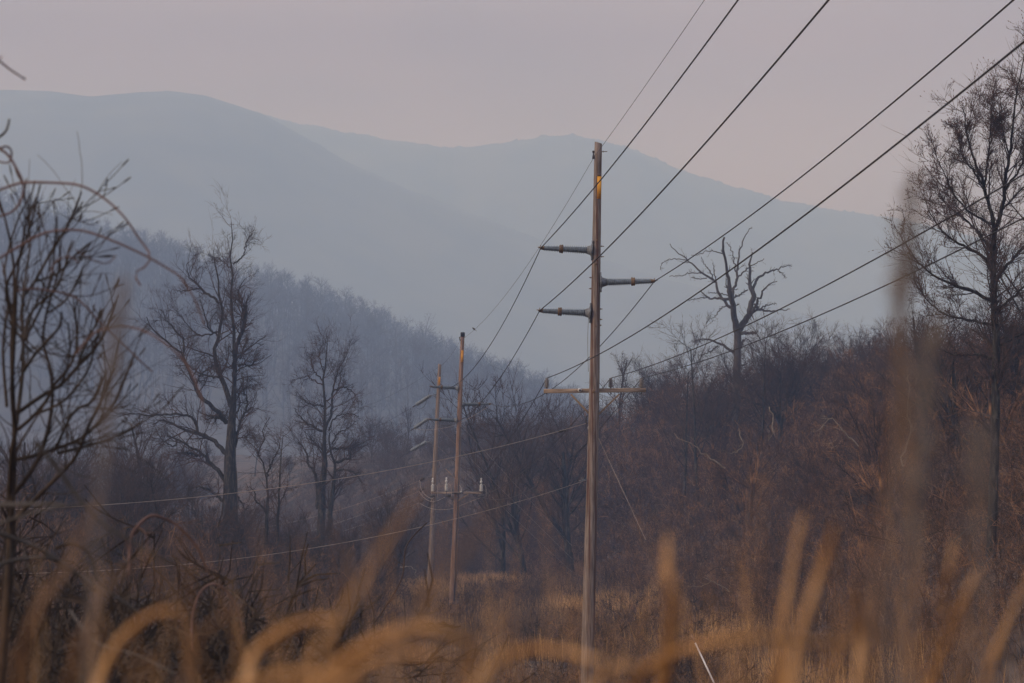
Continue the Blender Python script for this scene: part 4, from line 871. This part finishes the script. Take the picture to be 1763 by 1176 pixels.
dead_branch([(1690, 970), (1720, 950), (1763, 920), (1800, 905)], 95, 2.4, 'grey arching branch at the right edge, lowest of the arching pair', 'deadwood', subs=4, seed=12)
dead_branch([(1650, 700), (1700, 715), (1763, 730), (1800, 735)], 100, 2.2, 'thin tan branch drooping to the right edge beneath the budding tree', 'deadwood', subs=6, seed=13)
dead_branch([(1640, 735), (1700, 755), (1763, 780), (1800, 790)], 99, 2.2, 'thin tan drooping branch, second below the budding tree at the right edge', 'deadwood', subs=6, seed=14)
dead_branch([(1560, 905), (1480, 860), (1440, 845)], 110, 2.2, 'short pale twig lying in the thicket left of the brown plumes', 'deadwood', subs=3, seed=15)
dead_branch([(690, 975), (712, 978), (718, 990), (722, 1000)], 165, 2.2, 'small pale hooked twig left of the far pole base', subs=2, seed=16)
dead_branch([(905, 1176), (915, 1160), (912, 1145), (900, 1135)], 100, 1.8, 'pale forked twig low in the weeds left of the near pole', subs=5, seed=17)
dead_branch([(1255, 1020), (1230, 1000), (1205, 1010), (1180, 1008)], 112, 2.0, 'pale spiky twig in the tan grass right of the near pole', subs=7, seed=18)
dead_branch([(1240, 975), (1210, 990), (1185, 1005), (1165, 1004)], 112, 2.4, 'rusty orange twig bending down into the tan grass', 'bud_twig', subs=1, seed=19)

# ------------------------------------------------------------------ near shrub, vines and brambles on the left
def px_lines(lines, D, spread, seed, NP=16, wavy=0):
    set_np_seed(seed); Ps, Rs = [], []
    for L in lines:
        pts = np.array([(p[0], p[1]) for p in L], float); w = [p[2] if len(p) > 2 else None for p in L]; q = resample(pts, NP)
        w0 = w[0] or 5; w1 = w[-1] or w0 * .45; s = rng.uniform(-1, 1) * spread; ln = np.linspace(0, 1, NP)
        P = np.array([at(a, b, D + s * t) for (a, b), t in zip(q, ln)]); Ps.append(P); Rs.append(np.linspace(w0, w1, NP) * .5 * D / F)
    return np.array(Ps), np.array(Rs)
SH = [[(14, 1010, 12), (20, 880, 10), (25, 760), (20, 600), (25, 480), (15, 400), (-6, 330, 3)], [(14, 880, 10), (22, 760), (28, 731), (20, 682), (26, 560), (30, 470), (42, 400), (52, 350, 3)],
      [(28, 731, 8), (38, 650), (40, 590), (38, 519), (60, 485), (91, 428), (117, 387), (137, 340, 4)], [(28, 713, 8), (67, 685), (107, 661), (132, 633), (159, 606), (179, 575), (190, 545), (199, 519, 4)],
      [(30, 740, 7), (61, 713), (89, 673), (86, 630), (74, 590), (80, 540), (100, 470), (104, 430, 3)], [(15, 792, 8), (50, 787), (92, 774), (138, 756), (171, 725), (199, 692), (211, 661), (228, 621, 4)],
      [(6, 870, 9), (46, 823), (73, 774), (89, 707), (92, 660), (115, 640), (132, 600), (131, 555), (128, 528, 4)], [(20, 900, 8), (60, 860), (100, 820), (132, 785), (153, 731), (171, 695), (190, 643), (196, 640, 4)],
      [(95, 775, 6), (120, 720), (140, 700), (160, 690), (182, 640), (178, 665, 3)], [(40, 640, 6), (60, 610), (77, 592), (102, 563), (106, 540, 4)], [(37, 620, 6), (45, 560), (60, 530), (95, 500), (112, 460), (115, 440), (122, 420, 3)],
      [(100, 780, 6), (150, 768), (196, 753), (225, 740), (240, 729, 4)], [(24, 560, 6), (10, 500), (30, 450), (50, 400), (66, 331, 3)], [(38, 519, 5), (45, 470), (52, 420), (50, 380), (60, 345, 3)], [(40, 590, 5), (75, 520), (90, 470), (95, 410), (97, 385, 3)],
      [(12, 700, 6), (5, 600), (14, 520), (8, 460), (30, 380), (45, 350, 3)], [(132, 633, 4), (150, 585), (165, 560), (170, 540, 3)], [(107, 661, 4), (120, 610), (118, 560, 3)], [(171, 725, 4), (180, 700), (183, 680), (203, 600, 3)], [(61, 713, 5), (110, 690), (150, 640), (165, 590), (172, 560, 3)],
      [(117, 387, 3), (128, 372), (140, 352, 3)], [(60, 485, 4), (100, 470), (128, 440), (146, 425, 3)], [(80, 540, 4), (110, 520), (130, 490), (140, 470, 3)]]
P, R = px_lines(SH, 16.5, 1.6, 81)
sb = at(10, 1010, 16.5); sb[2] = float(gz(sb[0], sb[1]))
stemroot = np.array([[sb + [-.1, 0, 0], at(14, 1010, 16.5), at(20, 900, 16.5)]])
a, ra = sprout(P, R, 3, .3, 1., (30, 9), np.full(len(P), .42), 7, .07, .08, .55, tip=.6, taper=.3, rmin=.0034)
b, rb = sprout(a, ra, 1, .3, .9, (30, 9), plen(a) * .5, 5, .08, .08, .8, tip=.7, rmin=.003)
shr = Rig('near_shrub', sb, 'dark upright branching shrub with stubby bud tips, slightly out of focus at the left edge', 'shrub')
shr.part('stems', [tubes(P, R, 7), tubes(resample(stemroot[0], 16)[None], np.full((1, 16), .024), 7)], 'shrub')
c_, rc = sprout(P, R, 8, .05, .8, (40, 16), np.full(len(P), .5), 9, .11, .04, .3, tip=.5, taper=.3, rmin=.0022, curl=.03)
shr.part('crown', [tubes(a, ra, 5), tubes(b, rb, 5), tubes(c_, rc, 4)], 'shrub')
TT = np.concatenate([P[:, -1], a[:, -1], b[:, -1]]); TD = np.concatenate([P[:, -1] - P[:, -2], a[:, -1] - a[:, -2], b[:, -1] - b[:, -2]]); TD /= np.linalg.norm(TD, axis=1, keepdims=True)
BP = np.stack([TT - TD * .008, TT + TD * .012, TT + TD * .035, TT + TD * .05], 1); shr.part('buds', [tubes(BP, np.tile([.003, .0046, .004, .002], (len(BP), 1)), 6)], 'shrub')['kind'] = 'stuff'
def vine(pts, D, w, label, mat='vine', seed=1, name='vine', cat='vine', twigs=0, spread=.4):
    P, R = px_lines([pts], D, spread, seed, 28); off = P[0, 0].copy(); parts = [tubes(P, R, 7)]
    if twigs: a, r = sprout(P, R, twigs, .1, 1., (45, 12), plen(P) * .22, 6, .22, 0, .5, rmin=.003); parts.append(tubes(a, r, 5)); a2, r2 = sprout(a, r, 2, .2, 1., (45, 12), plen(a) * .5, 4, .2, 0, .6, rmin=.0025); parts.append(tubes(a2, r2, 4))
    V, Q = merge(parts); ob = link(name, mk_mesh(name, V - off, Q), M[mat], smooth=True); ob.location = tuple(off); tag(ob, label, cat)
vine([(-20, 335, 5), (30, 316), (55, 314), (100, 315), (140, 320), (180, 342), (215, 375), (240, 412), (257, 435), (255, 455), (232, 470, 4), (236, 482), (242, 492, 3)], 14, 5, 'reddish vine arching highest from the shrub and hooking back at its end', seed=91)
vine([(-10, 450, 5), (40, 420), (80, 400), (130, 396), (160, 402), (200, 417), (250, 440), (290, 463), (310, 477), (335, 515), (352, 560, 3)], 13.5, 5, 'reddish vine arching rightwards across the first arch towards the tall dark tree', seed=92)
vine([(30, 500, 4), (58, 497), (88, 501), (121, 508), (146, 526), (179, 563), (208, 588), (238, 618), (262, 640, 2.5)], 14.5, 4, 'thin brown vine running down to the right beneath the second arch', seed=93)
vine([(130, 610, 4), (161, 574), (185, 566), (210, 562), (249, 570), (285, 592), (320, 625), (345, 680), (352, 720, 2.5)], 13, 4, 'faint brown vine arching low in front of the left limbs of the tall dark tree', seed=94)
vine([(-12, 250, 5), (12, 265), (28, 290), (40, 318), (36, 345), (20, 365), (-10, 375, 4)], 14, 5, 'curled vine loop at the left edge near the shrub top', seed=95)
vine([(-12, 262, 4), (10, 252), (20, 262), (14, 280), (-10, 276, 3)], 14, 4, 'small curled tendril at the left edge above the vine loop', seed=96)
vine([(-10, 242, 5), (4, 232), (12, 222), (16, 206, 3.5)], 15, 5, 'short dark twig tip poking up at the left edge', 'shrub', seed=97, name='twig', cat='twig')
vine([(-15, 98, 4), (0, 106), (15, 118), (30, 128), (43, 137, 3)], 12.5, 4, 'blurred brown twig end at the upper left edge against the sky', 'vine', seed=98, name='twig', cat='twig', twigs=2)
vine([(90, 470, 3), (92, 455), (105, 445), (120, 442), (135, 452, 2)], 14, 3, 'tiny curled tendril between the shrub tips', seed=99)
vine([(130, 430, 3), (145, 440), (165, 450), (185, 453), (200, 440, 2)], 14, 3, 'faint thin tendril right of the shrub crown', seed=100)
# arching canes in the lower left
CANES = [([(222, 990, 7), (225, 929), (238, 905), (259, 888), (282, 892), (306, 905), (330, 930), (344, 950), (357, 985, 4)], 17, 'vine', 'dark reddish cane arching over below the upper pale cable'),
 ([(95, 945, 6), (119, 936), (146, 946), (160, 967), (167, 997), (204, 1030), (238, 1058, 3)], 15, 'shrub', 'dark cane arching low and dropping to the right near the lower left corner'),
 ([(-10, 915, 8), (41, 933), (78, 950), (112, 977), (146, 997), (204, 1030), (260, 1070, 4)], 13, 'deadwood', 'grey brown cane slanting down from the left edge'),
 ([(-10, 975, 7), (40, 962), (95, 962), (130, 985), (160, 1010, 4)], 13, 'deadwood', 'grey brown cane level with the left edge, below the slanting one'),
 ([(330, 1120, 5), (332, 1060), (345, 1020), (370, 1005), (400, 1030), (420, 1090, 3)], 18, 'vine', 'thin reddish cane looping behind the bright straw arch'),
 ([(170, 1176, 4), (205, 1050), (213, 990), (225, 960, 3)], 16, 'shrub', 'straight dark cane rising in the lower left thicket'),
 ([(265, 1176, 5), (268, 1100), (290, 1080), (330, 1100), (352, 1130, 3)], 14, 'shrub', 'dark bent cane under the bright straw arch'),
 ([(120, 1050, 5), (165, 1105), (240, 1130), (300, 1160, 3)], 12, 'deadwood', 'grey cane lying across the bottom left'),
 ([(60, 760, 9), (95, 800), (130, 850), (175, 900), (240, 940), (300, 975, 4)], 9.0, 'deadwood', 'soft blurred pale cane slanting down across the shrub base'),
 ([(-10, 870, 9), (60, 868), (110, 868, 5)], 9.5, 'deadwood', 'short blurred pale cane pointing right from the left edge'),
 ([(-10, 905, 6), (50, 885), (110, 872), (170, 868, 4)], 10, 'deadwood', 'blurred thin cane crossing under the shrub base'),
 ([(640, 1080, 3), (690, 1000), (700, 940), (735, 900, 2)], 60, 'twig', 'slender dark sapling stem left of the far pole')]
for i, (pts, D, mt, lab) in enumerate(CANES):
    vine(pts, D, 5, lab, mt, 120 + i, 'cane', 'cane', twigs=5 if i not in (8, 9, 10) else 0)
# dense tangle low on the near left bank
set_np_seed(131)
n_ = 210; X = rng.uniform(-1, 1, n_); Dn = rng.uniform(14, 45, n_); px = rng.uniform(-120, 410, n_) ; X = (px - 881.5) / F * Dn
ztop = CZ + (HORIZON - rng.uniform(880, 1130, n_) + .35 * np.clip(px, 0, 500)) / F * Dn
BN = [bush_template(350 + i, h=1.6, stems=8, thick=.007, tangle=.3, quality=1) for i in range(4)]
zg = gz(X, Dn); sc = np.maximum(.35, (ztop - zg) / 1.75)
scatter('near_brambles', BN, np.c_[X, Dn, zg], rng.uniform(0, 6.28, n_), sc * .9, M['shrub'], 'dark out of focus bramble tangle on the bank in the lower left', 'brush')

set_np_seed(132)
n_ = 46; Dn = rng.uniform(17, 30, n_); px = rng.uniform(-130, 190, n_); X = (px - 881.5) / F * Dn
ztop = CZ + (HORIZON - rng.uniform(660, 860, n_) - .5 * np.clip(px, 0, 300)) / F * Dn; zg = gz(X, Dn)
BM = [bush_template(355 + i, h=2.6, stems=5, thick=.008, tangle=.2, quality=1) for i in range(3)]
scatter('near_twig_tangle', BM, np.c_[X, Dn, zg], rng.uniform(0, 6.28, n_), np.maximum(.4, (ztop - zg) / 2.7), M['shrub'], 'dark fine tangle of twigs filling the left edge around the shrub', 'brush')
# short dead grass on the bank all round the viewpoint
n_ = 60000; X = rng.uniform(-60, 60, n_); Y = rng.uniform(3.5, 95, n_); kp = (rng.random(n_) < .55 + .4 * np.sin(X * .5) * np.sin(Y * .3)); X, Y = X[kp], Y[kp]; n_ = len(X)
blade_stuff('bank_grass', np.c_[X, Y, gz(X, Y)], rng.uniform(.25, .6, n_), rng.uniform(.006, .014, n_), .25, M['weed'], 'short dead brown grass covering the bank below the viewpoint')
# ------------------------------------------------------------------ out of focus straw right in front of the camera
STRAW = [
 ('straw', 2.3, [(415, 1200, 40), (440, 1125), (480, 1090), (530, 1068), (580, 1066, 16)], 'straw_near', 'bright bent straw blade arching right, at the bottom left of centre'),
 ('straw', 2.5, [(160, 1200, 34), (195, 1120), (235, 1075), (280, 1052), (325, 1055, 12)], 'straw_near', 'bright bent straw blade arching right, at the bottom left'),
 ('straw', 2.1, [(520, 1210, 46), (590, 1140), (660, 1098), (730, 1082), (790, 1095), (815, 1130), (800, 1176, 22)], 'straw_near', 'wide bent straw blade looping over left of the middle pole base'),
 ('straw', 2.4, [(30, 1200, 34), (40, 1120), (70, 1040), (110, 985), (150, 900), (170, 850, 10)], 'straw_dark', 'brown straw blade rising along the left edge'),
 ('straw', 1.9, [(500, 1200, 24), (555, 1110), (612, 1020), (655, 950), (700, 880), (735, 830, 8)], 'straw_near', 'wide faint straw blade slanting up to the right towards the far pole'),
 ('straw', 1.7, [(610, 1210, 20), (690, 1100), (770, 990), (840, 890), (900, 800, 8)], 'straw_dark', 'very soft brown straw blade slanting up across the middle pole'),
 ('straw', 2.2, [(800, 1210, 36), (850, 1145), (910, 1118), (970, 1122), (1040, 1140, 16)], 'straw_near', 'bent straw blade arching just left of the near pole foot'),
 ('straw', 2.0, [(560, 1210, 36), (620, 1150), (690, 1125), (760, 1130, 18)], 'straw_near', 'short thick bent straw blade beneath the looping one'),
 ('straw', 2.4, [(1135, 1210, 44), (1152, 1120), (1156, 1040), (1150, 980), (1150, 915, 16)], 'straw_near', 'upright tan straw blade right of the near pole'),
 ('straw', 2.3, [(1085, 1210, 30), (1105, 1160), (1160, 1125), (1230, 1105), (1320, 1098), (1430, 1108), (1500, 1100, 14)], 'straw_near', 'long low straw blade bent almost level to the right at the bottom'),
 ('straw', 2.5, [(1335, 1210, 32), (1345, 1110), (1358, 1010), (1372, 930), (1385, 880, 10)], 'straw_near', 'upright pale straw blade, left of the two in the lower right centre'),
 ('straw', 2.3, [(1355, 1200, 42), (1380, 1090), (1408, 1000), (1430, 930), (1440, 895, 16)], 'straw_near', 'wide leaning straw blade, right of the two in the lower right centre'),
 ('straw', 2.5, [(1472, 1210, 30), (1482, 1120), (1478, 1060), (1472, 1010, 16)], 'straw_near', 'short broken straw stub with pale tip'),
 ('straw', 2.6, [(1480, 1070, 20), (1530, 1095), (1590, 1100), (1650, 1090, 10)], 'straw_dark', 'rusty straw blade bent level beside the broken stub'),
 ('straw', 2.7, [(1590, 1210, 26), (1620, 1130), (1650, 1050), (1690, 970, 10)], 'straw_near', 'leaning straw blade rising towards the right edge'),
 ('straw', 2.7, [(1625, 1060, 18), (1630, 1010), (1645, 925, 8)], 'straw_near', 'short pale straw blade crossing the leaning one'),
 ('straw', 2.8, [(1685, 1210, 26), (1715, 1120), (1750, 1040), (1790, 960, 10)], 'straw_near', 'leaning straw blade at the right corner'),
 ('straw', 1.8, [(1500, 1210, 30), (1510, 1000), (1530, 820), (1545, 690, 12)], 'straw_dark', 'dark rusty tall straw blade left of the pale plume'),
 ('straw', 2.1, [(660, 1210, 34), (690, 1120), (720, 1050), (735, 1000, 12)], 'straw_dark', 'short rusty straw blade under the far pole'),
 ('straw', 2.3, [(300, 1210, 30), (330, 1140), (350, 1090), (400, 1050, 12)], 'straw_dark', 'dim brown straw blade between the two bright arches'),
 ('straw', 1.8, [(370, 1210, 34), (460, 1170), (540, 1165), (640, 1190, 20)], 'straw_near', 'low bent straw blade along the bottom edge left of centre'),
 ('straw', 2.6, [(575, 1120, 20), (590, 1040), (600, 980), (595, 930, 8)], 'straw_dark', 'thin rusty upright straw in front of the double trunked tree'),
 ('straw', 2.3, [(110, 1200, 26), (150, 1080), (190, 1000), (240, 960, 10)], 'straw_dark', 'dim leaning straw blade in the lower left'),
 ('straw', 2.8, [(1650, 1210, 24), (1660, 1140), (1668, 1080), (1660, 1010, 8)], 'straw_dark', 'dim upright straw between the leaning blades at the lower right'),
 ('straw', 2.9, [(1763, 1210, 24), (1740, 1150), (1722, 1100, 10)], 'straw_grey', 'greyish straw bent left at the right corner'),
 ('straw', 2.3, [(1005, 1210, 22), (1040, 1160), (1075, 1145), (1105, 1150, 10)], 'straw_near', 'small bent straw blade right beside the near pole foot')]
for i, (nm, D, L, mt, lab) in enumerate(STRAW):
    D *= 1.35
    set_np_seed(500 + i); NP = 26
    q = resample(np.array([(p[0], p[1]) for p in L], float), NP); w = np.linspace(L[0][2], L[-1][2], NP) * np.where(np.linspace(0, 1, NP) > .93, .6, 1)
    # continue the stalk down to the bank it grows from
    P = np.array([at(a, b, D + .12 * math.sin(k / 6. + i)) for k, (a, b) in enumerate(q)]); root = P[0].copy(); root[2] = float(gz(root[0], root[1])); root[:2] += rng.normal(0, .08, 2)
    if i not in (13, 15): P = np.concatenate([resample([root, (root + P[0]) / 2 + [0, .03, 0], P[0]], 8)[:-1], P]); w = np.concatenate([np.full(7, w[0] * .8), w])
    R = w * .5 * D / F * .60
    # folded blade: a shallow V section with real thickness
    Tn, U, B = frames(P[None]); tw = rng.uniform(-.4, .4); n = len(P); V = []
    side = np.cross(Tn[0], [0, 1., 0]); side /= np.linalg.norm(side, axis=1, keepdims=True) + 1e-9; nrm = np.cross(side, Tn[0])
    for s, h in ((-1, .25), (0, -.12), (1, .25), (0, .10)): V.append(P + side * (R * s)[:, None] + nrm * (R * h)[:, None])
    V = np.stack(V, 1).reshape(-1, 3); b_ = (np.arange(n - 1) * 4)[:, None]; j = np.arange(4)[None]; j2 = (j + 1) % 4
    Q = np.stack([b_ + j, b_ + j2, b_ + 4 + j2, b_ + 4 + j], -1).reshape(-1, 4)
    ob = link('straw_blade', mk_mesh('straw_blade', V - P[0], Q), M[mt], smooth=True); ob.location = tuple(P[0]); tag(ob, lab, 'straw')
# many fine dead blades between them, thinner and farther off: nobody could count these
set_np_seed(640)
n_ = 400; Dg = rng.uniform(2.4, 5.5, n_); px = rng.uniform(-80, 1850, n_); X = (px - 881.5) / F * Dg; zt = CZ + (HORIZON - (rng.uniform(1000, 1260, n_) + 70 * np.sin(px / 140.))) / F * Dg
zg = gz(X, Dg); P, R = grow(np.c_[X + rng.normal(0, .05, n_), Dg, zg], np.c_[rng.normal(.06, .16, n_), rng.normal(0, .1, n_), np.ones(n_)], (zt - zg) * 1.06, rng.uniform(.0009, .0024, n_), 14, .06, -.02, .3, .012)
ob = link('foreground_grass', mk_mesh('foreground_grass', *tubes(P, R, 4)), M['straw_near']); ob['kind'] = 'stuff'; tag(ob, 'fine blurred dead grass blades filling the bottom of the view', 'grass')
# seed plumes on tall stalks
def plume(pts, D, w, head0, mat, label, seed, hn=500, hw=.02):
    set_np_seed(seed); NP = 30; q = resample(np.array(pts, float), NP); P = np.array([at(a, b, D) for a, b in q]); root = P[0].copy(); root[2] = float(gz(root[0], root[1]))
    P = np.concatenate([resample([root, P[0]], 6)[:-1], P]); t = thing('plume_grass', P[0], label, 'plume grass'); off = P[0]
    R = np.linspace(w, w * .45, len(P)) * .5 * D / F; V, Q = tubes(P[None], R[None], 7); link('stem', mk_mesh('stem', V - off, Q), M[mat], t, smooth=True)
    f = rng.uniform(head0, 1, hn) * (len(P) - 1); i = np.minimum(f.astype(int), len(P) - 2); s = P[i] + (P[i + 1] - P[i]) * (f - i)[:, None]; Tn = P[i + 1] - P[i]; Tn /= np.linalg.norm(Tn, axis=1, keepdims=True)
    prof = np.sin(np.clip((f / (len(P) - 1) - head0) / (1 - head0), .02, .98) * math.pi) ** .5
    d = Tn + rng.normal(0, .38, (hn, 3)); a, r = grow(s, d, hw * 2.2 * prof * rng.uniform(.6, 1.3, hn), np.full(hn, .0011), 4, .2, 0, .6); V, Q = tubes(a, r, 3); link('seed_head', mk_mesh('seed_head', V - off, Q), M[mat], t)
plume([(1560, 1210), (1572, 1000), (1582, 820), (1590, 700), (1605, 600), (1618, 530)], 2.9, 9, .42, 'straw_grey', 'tall soft tan plume, right one of the pair in front of the budding tree', 601, 110, .018)
plume([(1575, 1210), (1568, 1000), (1566, 800), (1552, 640), (1545, 540), (1550, 470)], 3.0, 8, .42, 'straw_dark', 'tall soft tan plume, left one of the pair in front of the budding tree', 602, 95, .017)
plume([(1530, 1210), (1545, 900), (1552, 600), (1557, 450), (1568, 360), (1578, 295)], 2.5, 9, .68, 'straw_grey', 'tallest blurred stalk with a slim brown head against the sky', 603, 200, .011)
plume([(150, 1210), (165, 950), (180, 760), (192, 620), (204, 540), (216, 478)], 2.6, 9, .62, 'straw_grey', 'blurred greyish stalk with a slim head between the shrub and the tall dark tree', 604, 170, .010)
plume([(1700, 1210), (1690, 1000), (1684, 850), (1690, 730)], 2.3, 9, .6, 'straw_grey', 'dim tan plume under the budding tree near the right edge', 605, 60, .012)

# ------------------------------------------------------------------ smoky air
V, Q = box((0, 3300, 405), (3700, 0, 0), (0, 3420, 0), (0, 0, 416))
hz = link('haze', mk_mesh('haze', V, Q), None); hz['kind'] = 'stuff'
hm = bpy.data.materials.new('smoky_air'); hm.use_nodes = True; t = hm.node_tree; t.nodes.clear()
ho = t.nodes.new('ShaderNodeOutputMaterial'); pv = t.nodes.new('ShaderNodeVolumePrincipled')
pv.inputs['Density'].default_value = 0.00045; pv.inputs['Color'].default_value = (.43, .605, 1.0, 1); pv.inputs['Absorption Color'].default_value = (1, 1, 1, 1); pv.inputs['Anisotropy'].default_value = 0.0
t.links.new(pv.outputs[0], ho.inputs['Volume']); hz.data.materials.append(hm)
hm.cycles.homogeneous_volume = True if hasattr(hm.cycles, 'homogeneous_volume') else None
